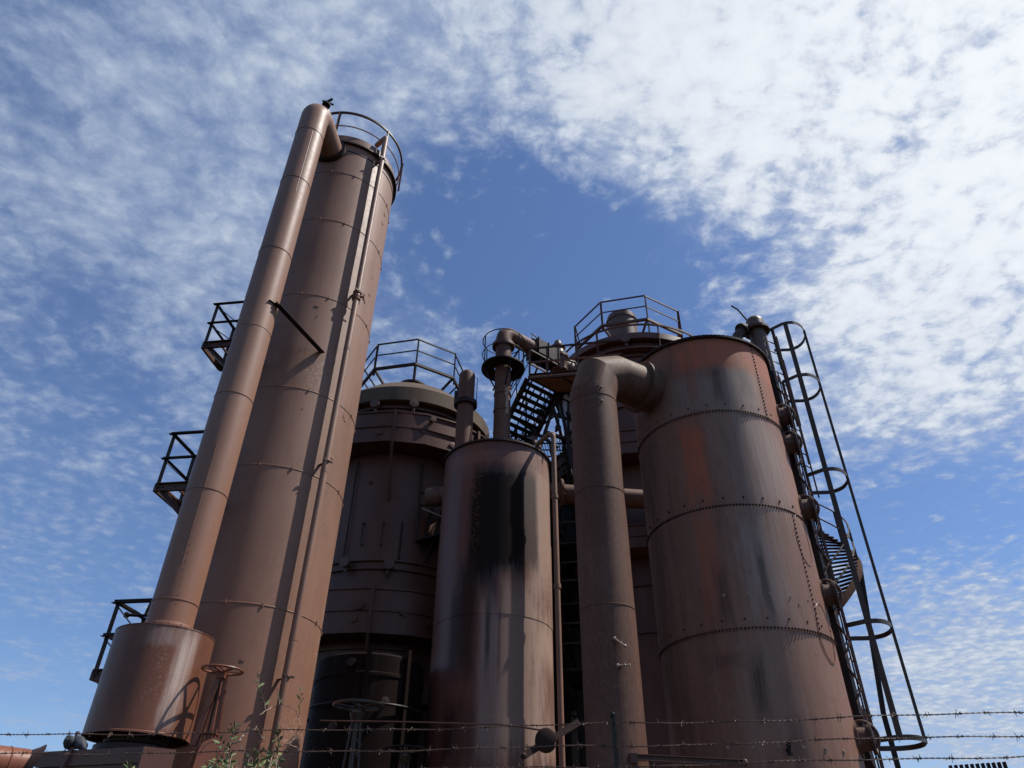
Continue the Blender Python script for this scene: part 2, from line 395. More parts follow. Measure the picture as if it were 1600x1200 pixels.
M['t5'] = rust('streaked_riveted_steel', (.25, .140, .10, 1), (.29, .175, .130, 1), .60, .58, spec=.22, fleck=(.05, .03, .025), fleckamt=.06, mottle=.38, patches=[
    patch(T5, 1140, 560, 1262, 1200, (.34, .26, .225), .75, .3, .8),  # broad pale patch paints the sunlit right flank into the colour
    patch(T5, 1040, 585, 1180, 640, (.30, .24, .21), .75, .35), patch(T5, 1165, 655, 1238, 800, (.46, .40, .37), .75, .4, .6), patch(T5, 1160, 805, 1225, 970, (.40, .335, .305), .7, .4, .6), patch(T5, 1140, 578, 1188, 640, (.44, .39, .36), .6, .4, .6),  # weathered greys, the right-hand ones also lightened as the sunlit flank
    patch(T5, 1013, 660, 1055, 960, (.20, .15, .125), .35, .4, .7), patch(T5, 1150, 1000, 1240, 1180, (.30, .235, .20), .5, .4, .6),
    patch(T5, 1050, 530, 1200, 575, (.52, .155, .075), .9, .22, .25), patch(T5, 1072, 560, 1088, 630, (.28, .11, .06), .6, .4), patch(T5, 1066, 655, 1108, 790, (.52, .145, .068), .9, .3, .5),
    patch(T5, 1090, 800, 1125, 960, (.42, .13, .07), .8, .4, .5), patch(T5, 1182, 560, 1222, 665, (.46, .20, .13), .75, .3, .5), patch(T5, 1228, 690, 1246, 800, (.36, .16, .105), .5, .4, .5),
    patch(T5, 1125, 1010, 1145, 1085, (.25, .10, .07), .6, .4, .5), patch(T5, 1235, 1000, 1340, 1190, (.36, .23, .175), .6, .4, .7), patch(T5, 990, 600, 1050, 1190, (.045, .026, .018), .93, .2, .8),  # tall dark left-edge patch: painted shade together with dark brown stain
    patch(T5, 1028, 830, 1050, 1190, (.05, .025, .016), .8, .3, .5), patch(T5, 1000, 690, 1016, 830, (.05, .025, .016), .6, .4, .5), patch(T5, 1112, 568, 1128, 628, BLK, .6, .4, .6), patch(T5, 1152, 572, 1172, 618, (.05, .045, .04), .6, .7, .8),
    patch(T5, 1174, 1022, 1200, 1130, (.03, .02, .018), .75, .6, .8), patch(T5, 1118, 880, 1142, 985, (.04, .03, .028), .7, .7, .8), patch(T5, 1186, 850, 1200, 960, (.03, .025, .022), .7, .6, .7),
    patch(T5, 1110, 1020, 1160, 1045, (.05, .035, .03), .5, .6, .8), patch(T5, 1008, 585, 1026, 620, GRN, .7, .4, .5), patch(T5, 1235, 1120, 1262, 1200, (.08, .06, .055), .6, .6, .8)])
M['t3'] = rust('oil_stained_tank_steel', (.15, .072, .055, 1), (.185, .095, .075, 1), .55, .44, fleck=(.03, .02, .016), fleckamt=.05, mottle=.30, patches=[
    patch(T3, 692, 700, 712, 1190, (.17, .135, .14), .6, .3, .6), patch(T3, 712, 740, 738, 960, (.13, .050, .035), .8, .3, .5),
    patch(T3, 826, 700, 868, 960, (.46, .36, .30), .95, .35, .5), patch(T3, 744, 925, 800, 1190, (.36, .28, .245), .95, .2, .4), patch(T3, 780, 900, 834, 1190, (.38, .30, .26), .95, .15, .35), patch(T3, 826, 950, 868, 1190, (.50, .40, .33), .95, .3, .5),  # right-edge pale patches carry the sunlit strip as colour
    patch(T3, 700, 700, 850, 722, (.24, .13, .10), .9, .25, .5),
    patch(T3, 796, 728, 840, 890, (.065, .045, .036), .96, .10, .3), patch(T3, 736, 726, 822, 895, BLK, .98, .10, .25), patch(T3, 730, 760, 776, 925, BLK, .96, .14, .4), patch(T3, 715, 870, 745, 985, (.028, .014, .011), .95, .2, .6),
    patch(T3, 700, 915, 744, 1060, (.035, .012, .010), .95, .3, .5), patch(T3, 690, 1090, 720, 1200, (.030, .014, .012), .9, .3, .6),
    patch(T3, 757, 925, 766, 1085, (.06, .045, .04), .9, .4, .7), patch(T3, 778, 930, 782, 1060, (.09, .065, .055), .8, .4, .7),
    patch(T3, 738, 745, 750, 850, (.34, .15, .03), 1.6, .6, .8), patch(T3, 716, 1100, 745, 1195, (.09, .035, .028), .8, .4, .6), patch(T3, 845, 1030, 866, 1150, (.14, .06, .045), .8, .7, .7),
    patch(T3, 848, 880, 862, 960, (.12, .06, .045), 1.8, .6, .7)])
M['p4'] = rust('brown_pipe_rust', (.165, .104, .080, 1), (.130, .074, .056, 1), .25, .62, spec=.22, fleck=(.30, .24, .2), fleckamt=.02, grad=(11.9, 13.6, (.17, .14, .05, 1), .75), bump=1.0, mottle=.45)
M['back'] = rust('dark_tower_paint', (.15, .082, .066, 1), (.115, .060, .048, 1), .3, .42, fleckamt=.04)
M['roof'] = rust('lichen_green_roof', (.15, .13, .105, 1), (.10, .085, .065, 1), .5, .75, fleckamt=.1, spec=.2)
M['dark'] = rust('dark_rusted_steel', (.055, .034, .027, 1), (.040, .026, .021, 1), .2, .5, fleckamt=.08)
M['frame'] = rust('brown_frame_steel', (.13, .075, .055, 1), (.10, .055, .040, 1), .25, .5, fleckamt=.08)
M['rivet'] = rust('dark_rivet_heads', (.05, .03, .024, 1), (.035, .022, .018, 1), .1, .6, spec=.15, fleckamt=.05)
M['shade_black'] = rust('shade_black_steel', (.014, .009, .008, 1), (.020, .013, .011, 1), .4, .7, fleck=(.04, .025, .02), fleckamt=.05, spec=.1)  # near-black colour stands for the deep shade under the domed tower
M['gun'] = rust('grey_worn_iron', (.045, .045, .042, 1), (.06, .058, .052, 1), .3, .4, fleckamt=.08)
M['matte'] = rust('matte_stair_steel', (.065, .036, .027, 1), (.05, .028, .022, 1), .2, .85, spec=.1, fleckamt=.05)
M['black'] = rust('black_painted_steel', (.022, .019, .018, 1), (.03, .024, .022, 1), .2, .42, fleckamt=.05)
M['duct'] = rust('grey_brown_duct', (.16, .12, .10, 1), (.12, .085, .07, 1), .3, .42, fleckamt=.05)
M['cage'] = rust('olive_black_cage_steel', (.07, .06, .048, 1), (.085, .06, .045, 1), .2, .45, fleckamt=.06)
M['pink'] = rust('faded_salmon_pipe_paint', (.34, .21, .165, 1), (.16, .15, .10, 1), .5, .5, fleckamt=.1)
M['valve'] = rust('red_brown_valve_paint', (.25, .105, .065, 1), (.20, .09, .06, 1), .25, .42, fleckamt=.05)
M['bright'] = rust('pale_worn_metal', (.42, .36, .31, 1), (.34, .28, .24, 1), .3, .4, fleckamt=.05)
M['wire'] = rust('rusty_galvanised_wire', (.17, .12, .10, 1), (.09, .06, .05, 1), .2, .5, fleckamt=.1)
M['plate'] = rust('ribbed_walkway_plate', (.46, .31, .21, 1), (.36, .23, .155, 1), .3, .55, fleckamt=.05)
M['leaf'] = plain('willow_leaf', (.08, .13, .04), (.22, .24, .09), .6, 30)
M['stem'] = plain('dry_stem', (.33, .25, .17), (.16, .10, .06), .7, 40)
M['bird'] = plain('slate_feathers', (.035, .037, .045), (.06, .06, .07), .6, 60)
M['birdneck'] = plain('dark_neck_feathers', (.02, .035, .035), (.045, .03, .05), .35, 80)
M['beak'] = plain('bird_beak', (.08, .07, .06), None, .5)
M['gravel'] = plain('gravel', (.10, .09, .075), (.06, .052, .045), .9, 90)
M['grass'] = plain('dry_grass_ground', (.06, .07, .03), (.12, .10, .06), .95, 3)
M['letters'] = plain('cast_letters', (.22, .09, .055), None, .5)

# ================================================================== ground
def ground():
    b = MB(); n = 40; R_ = [0, 6, 12, 20, 35, 60, 120, 300, 900]
    b.lathe((0, 0, 0), (0, 0, 1), [(r+.001, -.0 if r < 40 else -.0) for r in R_][::-1], 48, caps=True)
    o = b.build('ground', M['grass'], smooth=False); o['kind'] = 'structure'; o['label'] = 'dry grass ground around the works'
    b = MB(); b.box((0, 17, .006), 34, 26, .012); o = b.build('gravel_yard', M['gravel'], smooth=False); o['kind'] = 'structure'
ground()

# ================================================================== tall tower (leftmost column)
def tall_tower():
    t = thing('generator_tower', 'tallest smooth brown steel column, standing at the left with a round railing on top', 'tower', base(T1), facerot(T1))
    W = EYE; ztop = 16.42+W
    seams = [zc(374, 941, T1), zc(430, 727, T1), zc(452, 604, T1), zc(500, 462, T1), zc(520, 344, T1), zc(540, 271, T1)]
    b = MB(); b.lathe(T1.c, (0, 0, 1), [(T1.R+.12, 0), (T1.R+.12, .04), (T1.R, .05)]+shellprof(T1.R, .06, ztop, seams, lap=0, step=.22, bead=.010), 144, dent=.0022, caps=False, seed=1)
    for s in seams:
        for k in range(14):
            a = -70+k*26; p = T1.at(a, T1.R, s); n = T1.dirn(a)
            b.box(p+n*.012, .02, .03, .07, X=n.cross(V((0, 0, 1))), Y=n)
    b.build('body', M['t1'], t)
    b = MB(); b.lathe(T1.c, (0, 0, 1), [(T1.R-.02, ztop-.02), (T1.R+.085, ztop-.02), (T1.R+.085, ztop+.03), (T1.R+.01, ztop+.035)], 144, caps=False)
    b.lathe(T1.c, (0, 0, 1), [(T1.R-.02, ztop-.30), (T1.R+.01, ztop-.30), (T1.R+.01, ztop-.26), (T1.R-.02, ztop-.26)], 144, caps=False)
    b.ringbolts(T1.c+V((0, 0, ztop+.04)), (0, 0, 1), T1.R+.045, 72, .014, .02)
    b.build('rim_flange', M['dark'], t)
    b = MB(); b.lathe(T1.c, (0, 0, 1), [(T1.R+.005, ztop+.035), (T1.R+.005, ztop+.34), (T1.R-.08, ztop+.42), (.9, ztop+.62), (.3, ztop+.74), (.001, ztop+.75)], 96)
    b.build('cap', M['t1'], t)
    r = 1.44; zr = 17.62+W
    b = MB(); b.bars(Hoop(T1, r, zr, n=72), .05, .055, closed=True); b.build('top_rail', M['dark'], t)
    b = MB(); b.tube(Hoop(T1, r-.03, zr-.55, n=72), .018, 8, closed=True); b.build('mid_rail', M['bright'], t)
    for a in (-65, -23, 33, 78, 124, 168, 214, 258):
        b = MB(); b.angle(T1.at(a, r, ztop-.06), T1.at(a, r, zr), .055, .009, up=T1.dirn(a)); b.build('rail_post', M['frame'], t)
        b2 = MB(); b2
    # drain pipe down the near side, standing off on brackets
    q = pc(556, 480, T1, 1.575); f = q-T1.c; f.z = 0; n = f.normalized()
    ang = math.degrees(atan2(n.dot(V((cos(-T1.az), -sin(-T1.az) if 0 else sin(-T1.az), 0))), n.dot(-T1.c.normalized())))
    px = T1.c+n*1.53; zt = zc(602, 214, T1, 1.56)
    b = MB(); b.tube([V((px.x, px.y, .3)), V((px.x, px.y, zt-.06)), V((px.x, px.y, zt))-n*.02+V((0, 0, .03)), V((px.x, px.y, zt+.05))-n*.08, V((px.x, px.y, zt+.02))-n*.40], .070, 16)
    for zz in (zc(505, 733, T1, 1.56), zc(470, 1000, T1, 1.56), zc(545, 545, T1, 1.56)): b.lathe((px.x, px.y, zz), (0, 0, 1), [(.062, -.05), (.074, -.045), (.074, .045), (.062, .05)], 16, caps=False)
    dp = b.build('drain_pipe', M['t1'], t)
    for (u, v) in ((600, 250), (560, 455), (515, 722), (468, 1062)):
        z = zc(u, v, T1, 1.56); b = MB(); s = n.cross(V((0, 0, 1)))
        b.bar(T1.c+n*T1.R+V((0, 0, z-.02)), T1.c+n*1.63+V((0, 0, z-.02)), .06, .012); b.bar(V((px.x, px.y, z))-s*.11+n*.05, V((px.x, px.y, z))+s*.11+n*.05, .03, .03)
        b.build('pipe_bracket', M['dark'], t)
    # small valve on the drain pipe
    z = zc(560, 463, T1, 1.56); c = V((px.x, px.y, z)); s = n.cross(V((0, 0, 1))); b = MB()
    b.lathe(c, (0, 0, 1), [(.062, -.12), (.10, -.11), (.10, -.08), (.075, -.06), (.09, 0), (.075, .06), (.10, .08), (.10, .11), (.062, .12)], 14)
    b.tube([c, c-s*.12+n*.10], .03, 8); b.bar(c-s*.12+n*.10+V((0, 0, -.09)), c-s*.12+n*.10+V((0, 0, .09)), .025); b.tube([c-s*.12+n*.1, c-s*.22+n*.05+V((0, 0, -.12))], .012, 6)
    b.ringbolts(c+V((0, 0, -.095)), (0, 0, 1), .085, 6, .012, .03); b.tube([c+n*.02-V((0, 0, .18))-s*.10, c-V((0, 0, .14))+s*.09], .014, 6)
    b.build('pipe_valve', M['valve'], t)
tall_tower()

# ================================================================== standpipe in front of the tall tower, and its drum
def tower_weathering():
    root = bpy.data.objects['generator_tower']; rnd = random.Random(11)
    for k in range(26):
        a = rnd.uniform(-62, 60); z = rnd.uniform(4, 16.5); p = T1.at(a, T1.R, z); n = T1.dirn(a); b = MB()
        if k % 3 == 0: b.tube([p, p+n*.014], .012, 6); nm = 'peg'
        else:
            sdir = n.cross(V((0, 0, 1))); b.box(p+n*.004, rnd.uniform(.05, .11), .012, rnd.uniform(.04, .09), X=sdir, Y=n); nm = 'weld_patch'
        b.build(nm, M['t1'], root)
tower_weathering()
def standpipe():
    W = EYE; t = thing('standpipe', 'slim tall brown pipe rising from the drum and bending into the tallest column', 'pipe', base(P1), facerot(P1))
    zt = 16.03+W; n = (T1.c-P1.c).normalized(); r = P1.R; br = .36
    start = V((P1.c.x, P1.c.y, 3.14+W)); path = [start]; k = 60
    for i in range(1, k+1): path.append(V((P1.c.x, P1.c.y, start.z+(zt-br-start.z)*i/k)))
    for i in range(1, 13):
        a = pi/2*i/12; path.append(V((P1.c.x, P1.c.y, zt-br))+n*(br*(1-cos(a)))+V((0, 0, br*sin(a))))
    end = T1.c-n*(T1.R-.02); end.z = zt; path.append(end)
    b = MB(); b.tube(path, r, 48)
    for (u, v) in ((488, 200), (478, 283), (427, 384), (362, 611), (316, 761), (275, 935)):
        z = zc(u, v, P1); b.lathe((P1.c.x, P1.c.y, z), (0, 0, 1), [(r-.002, -.012), (r+.008, -.008), (r+.009, .006), (r-.002, .012)], 48, caps=False)
    z = zc(390, 505, P1); b.lathe((P1.c.x, P1.c.y, z), (0, 0, 1), [(r-.002, -.01), (r+.006, 0), (r-.002, .01)], 48, caps=False)
    # longitudinal weld
    for (zz0, zz1, a) in ((zt-1.2, zt-3.4, 6), (4.1+W, 6.2+W, -12)): b.tube([P1.at(a, r, zz0), P1.at(a, r, zz1)], .006, 5)
    for k in range(10):
        p = P1.at(2-k*1.2, r, 3.5+W+k*.13); b.rivet(p, P1.dirn(0), .008, .008)
    b.build('body', M['p1'], t)
    b = MB(); e = end.copy(); c0 = e-n*.06
    b.lathe(c0, n, [(r, -.05), (r+.09, -.05), (r+.09, -.01), (r, -.01)], 40, caps=False); b.lathe(c0, n, [(r+.0, .005), (r+.09, .005), (r+.09, .045), (r, .045)], 40, caps=False)
    b.ringbolts(c0, n, r+.055, 20, .016, .065); b.build('flange', M['dark'], t)
    b = MB(); top = V((P1.c.x, P1.c.y, zt+r))+n*.30
    b.lathe(top-V((0, 0, .06)), (0, 0, 1), [(.24, 0), (.24, .05), (.19, .055), (.19, .11), (.07, .12)], 20); b.tube([top, top+V((.03, 0, .42))], .045, 8)
    b.lathe(top+V((.03, 0, .36)), (0, 0, 1), [(.05, 0), (.11, .03), (.11, .07), (.06, .10), (.055, .18), (.02, .22)], 10); b.tube([top+V((-.09, 0, .60)), top+V((.20, .02, .46))], .028, 6); b.bar(top+V((.03, -.02, .5)), top+V((.16, -.03, .64)), .05, .04)
    b.build('top_valve', M['black'], t)
    # flat stay between pipe and tower
    p0 = pc(420, 468, P1); p1 = pc(432, 474, P1, P1.R+.02); p2 = pc(500, 556, T1); z = 9.46+W
    b = MB(); p0.z = z; p1.z = z; p2.z = z-.03; d = (p2-p1).normalized()
    b.bar(p0+(p0-V((P1.c.x, P1.c.y, z))).normalized()*.008, p1, .07, .012); b.angle(p1-d*.02+V((0, 0, -.02)), p2, .11, .012, up=(0, 0, 1)); b.box(p1, .10, .14, .012)
    b.build('stay_bracket', M['black'], t)
standpipe()
def drum():
    W = EYE; t = thing('seal_drum', 'wide rusty drum with a pale streak at the foot of the slim standpipe', 'drum', base(DR), facerot(DR))
    z0, z1 = 1.74+W, 3.10+W; r = DR.R
    b = MB(); b.lathe(DR.c, (0, 0, 1), [(r-.02, z0+.015), (r+.008, z0), (r+.008, z0+.02), (r, z0+.03)]+[(r, z0+.04+(z1-z0-.06)*i/8) for i in range(9)]+[(r+.006, z1-.012), (r+.006, z1), (.47, z1+.05)], 96, caps=False, dent=.0025, seed=4)
    b.lathe(DR.c, (0, 0, 1), [(r-.012, z0+.01), (r-.012, z0+.14)], 64, caps=False); b.build('body', M['drum'], t)
    b = MB(); b.lathe(DR.c, (0, 0, 1), [(r-.014, z0+.12), (.40, z0+.13)], 64, caps=False); b.build('underside', M['black'], t)
    b = MB(); b.lathe(DR.c, (0, 0, 1), [(.47, z1+.05), (.47, z1+.075), (.345, z1+.10), (.335, z1+.15)], 48, caps=False); b.ringbolts(DR.c+V((0, 0, z1+.08)), (0, 0, 1), .43, 16, .014, .02); b.build('collar', M['p1'], t)
    b = MB(); b.lathe(DR.c, (0, 0, 1), [(.40, z0+.14), (.40, z0-.06), (.50, z0-.10), (.50, z0-.13), (.50, z0-.165), (.44, z0-.165), (.44, z0-.40)], 48); b.ringbolts(DR.c+V((0, 0, z0-.13)), (0, 0, 1), .46, 20, .015, .05)
    b.build('neck_flange', M['dark'], t)
    b = MB(); b.lathe(DR.c, (0, 0, 1), [(.42, 0), (.42, z0-.38)], 32); b.build('lower_pipe', M['dark'], t)
drum()

# ================================================================== landings hanging on the tall tower's far left
def landings():
    W = EYE; D = 12.9
    labs = ['highest of the three railed landings left of the slim standpipe', 'middle railed landing left of the slim standpipe, its rail crossed by diagonals', 'lowest railed landing, its open frame behind the rusty drum']
    for i, zb in enumerate((8.97, 5.82, 2.72)):
        zb = {0: .7008*D, 1: .4537*D, 2: .2115*D}[i]+W
        A = azpt(-28.75, D, zb); Bv = T1.c-A; Bv.z = 0; L = Bv.length-T1.R*.93; d = Bv.normalized(); s = V((-d.y, d.x, 0)); bk = s if s.y > 0 else -s
        d = V((cos(RAD(-8)), sin(RAD(-8)), 0)); bk = V((-d.y, d.x, 0)); L = 1.0
        t = thing('landing', labs[i], 'landing', (A.x, A.y, zb), 0, 'railed landings beside the tall column')
        H = 1.07; mat = M['black']
        b = MB(); b.channel(A, A+d*L, .06, .16, .012, up=(0, 0, 1)); b.channel(A+bk*.75, A+bk*.75+d*L, .06, .16, .012, up=(0, 0, 1)); b.bar(A, A+bk*.75, .05, .14)
        for k in range(4): b.bar(A+d*(.12+k*.23)+V((0, 0, .02)), A+d*(.12+k*.23)+bk*.75+V((0, 0, .02)), .035, .03)
        b.build('deck', M['frame'], t)
        for q in (0, .75):
            b = MB(); b.angle(A+bk*q, A+bk*q+V((0, 0, H+.03)), .07, .009, up=d); b.build('rail_post', M['dark'], t)
        for hh, ww in ((H, .07), (H*.52, .06)):
            b = MB(); b.angle(A-d*.04+V((0, 0, hh)), A+d*L+V((0, 0, hh)), ww, .010, up=(0, 0, 1)); b.angle(A+V((0, 0, hh)), A+bk*.75+V((0, 0, hh)), ww, .010, up=(0, 0, 1)); b.build('rail', M['black'], t)
        for q0, q1 in ((A+V((0, 0, H)), A+d*.62+V((0, 0, H*.48))), (A+V((0, 0, H*.5)), A+d*.62+V((0, 0, .04))), (A+bk*.75+V((0, 0, H)), A+bk*.75+d*.62+V((0, 0, H*.48)))):
            b = MB(); b.bar(q0, q1, .035, .012); b.build('diagonal', M['black'], t)
        b = MB(); b.channel(A+d*.14-V((0, 0, .07)), A+d*.95+bk*.2-V((0, 0, .85)), .06, .09, .01); b.build('brace', M['frame'], t); b = MB(); b.channel(A+d*.14+bk*.7-V((0, 0, .07)), A+d*.95+bk*.8-V((0, 0, .85)), .06, .09, .01); b.build('brace', M['frame'], t)
        # tie back to the tower shell
        b = MB(); e = T1.at(-88, T1.R-.05, zb); b.bar(A+d*L*.8+bk*.7, V((e.x, e.y, zb)), .10, .08); b.build('tie_beam', M['black'], t)
        if i == 2:
            b = MB(); c = pd(222, 962, D); b.tube([c+d*.25, c, c-d*.24+V((0, 0, .02))], .026, 8); b.ball(c-d*.27+V((0, 0, .02)), .05); b.tube([c+d*.05, c+d*.09+V((0, 0, .22))], .024, 8); b.build('valve_rod', M['black'], t)
landings()

# ================================================================== handwheel valves
def gate_valve():
    W = EYE; c = V((-3.96, 10.46, 2.61+W)); t = thing('gate_valve', 'rusty handwheel valve standing between the drum and the tallest column', 'valve', (c.x, c.y, 0))
    rim, sp = MB(), MB(); handwheel(rim, sp, c, .272, 6, (.03, -.02, 1), .018); wh = rim.build('handwheel', M['valve'], t); sp.build('spoke', M['valve'], wh)
    zb = pd(335, 1155, 11.2).z-.05; b = MB()
    left = V((c.x-.10, c.y-.06, zb)); right = V((c.x+.13, c.y-.02, zb+.12))
    b.channel(c-V((.02, 0, .06)), left+V((-.02, 0, -.05)), .07, .06, .012); b.tube([c-V((-.02, 0, .06)), c+V((.055, -.02, zb-c.z+.15))], .013, 8); b.channel(c-V((-.045, -.04, .06)), right+V((-.02, .05, -.05)), .06, .05, .012)
    b.box(c-V((0, 0, .08)), .12, .10, .06); b.build('yoke', M['valve'], t)
    b = MB(); b.tube([c-V((0, 0, .1)), V((c.x, c.y, zb-.1))], .017, 8); b.build('stem', M['dark'], t)
    b = MB(); g = c+V((.05, -.06, zb-c.z+.10)); b.box(g, .20, .10, .025); b.box(g-V((0, 0, .14)), .20, .10, .025); b.lathe(g-V((0, 0, .12)), (0, 0, 1), [(.05, 0), (.05, .03), (.035, .05), (.035, .1)], 12)
    for sx in (-.08, .08): b.tube([g+V((sx, 0, .05)), g+V((sx, 0, -.2))], .012, 6)
    b.build('gland', M['valve'], t)
    # rounded valve bonnet with cast rim dots, standing on its body
    bc = pd(331, 1181, 10.95); b = MB(); R_ = .15
    uu = V((.80, .60, 0)); nn = V((.60, -.80, 0)); pts = [bc+uu*(R_*1.25*sin(a))+V((0, 0, R_*1.35*cos(a))) for a in [RAD(-95+190*i/20) for i in range(21)]]+[bc+uu*R_*1.5+V((0, 0, -.9)), bc-uu*R_*1.9+V((0, 0, -.9))]; n = len(pts); bkv = -nn*.16; vs = pts+[p+bkv for p in pts]
    b.add(vs, [tuple(range(n)), tuple(range(2*n-1, n-1, -1))]+[(i, (i+1) % n, n+(i+1) % n, n+i) for i in range(n)]); bo = b.build('bonnet', M['valve'], t)
    b = MB()
    for i in range(15): a = RAD(-85+170*i/14); b.rivet(bc+uu*(R_*1.0*sin(a))+V((0, 0, R_*1.13*cos(a))), nn, .010, .008)
    b.build('cast_marks', M['letters'], bo)
    b = MB(); fl = bc+V((-.17, .14, .02)); b.box(fl, .13, .20, .26); b.box(fl+V((.06, .06, -.62)), .30, .25, 1.0); b.box(V((c.x-.05, c.y+.1, .7)), .6, .4, 1.4); b.build('valve_body', M['valve'], t)
gate_valve()
def wheel_valve(u, v, D, R, label, mat, n=6):
    c = pd(u, v, D); t = thing('handwheel_valve', label, 'valve', (c.x, c.y, 0), 0, 'dark handwheel valves between the tanks')
    rim, sp = MB(), MB(); handwheel(rim, sp, c, R, n, (0, 0, 1), R*.07); wh = rim.build('handwheel', M[mat], t); sp.build('spoke', M[mat], wh)
    b = MB(); b.tube([c-V((0, 0, .03)), V((c.x, c.y, .8))], .035, 10); b.lathe(c-V((0, 0, .20)), (0, 0, 1), [(.05, -.06), (.10, 0), (.13, .08), (.07, .12), (.05, .16)], 16); b.build('stem', M['gun'], t)
    b = MB()
    for s_ in (-.13, .13): b.bar(V((c.x+s_*.5, c.y, c.z-.18)), V((c.x+s_*1.2, c.y, c.z-1.35)), .035, .03)
    for k in range(5): b.bar(V((c.x+.02, c.y, c.z-.3-k*.2)), V((c.x+.14, c.y, c.z-.4-k*.2)), .02)
    b.build('yoke', M['gun'], t)
    b = MB(); b.lathe((c.x, c.y, 0), (0, 0, 1), [(.3, 0), (.3, .05), (.17, .08), (.17, c.z-1.7), (.28, c.z-1.68), (.28, c.z-1.6), (.15, c.z-1.55), (.15, c.z-1.35), (.22, c.z-1.33), (.22, c.z-1.28)], 20)
    b.ringbolts((c.x, c.y, c.z-1.63), (0, 0, 1), .24, 10, .016, .06); b.build('valve_body', M['dark'], t)
wheel_valve(560, 1103, 13.25, .40, 'dark spoked handwheel on a stalk between the tallest column and the oil-stained tank', 'gun')
wheel_valve(634, 1171, 15.6, .38, 'smallest-looking handwheel, nearly black, in the deep shade just left of the oil-stained tank', 'black')

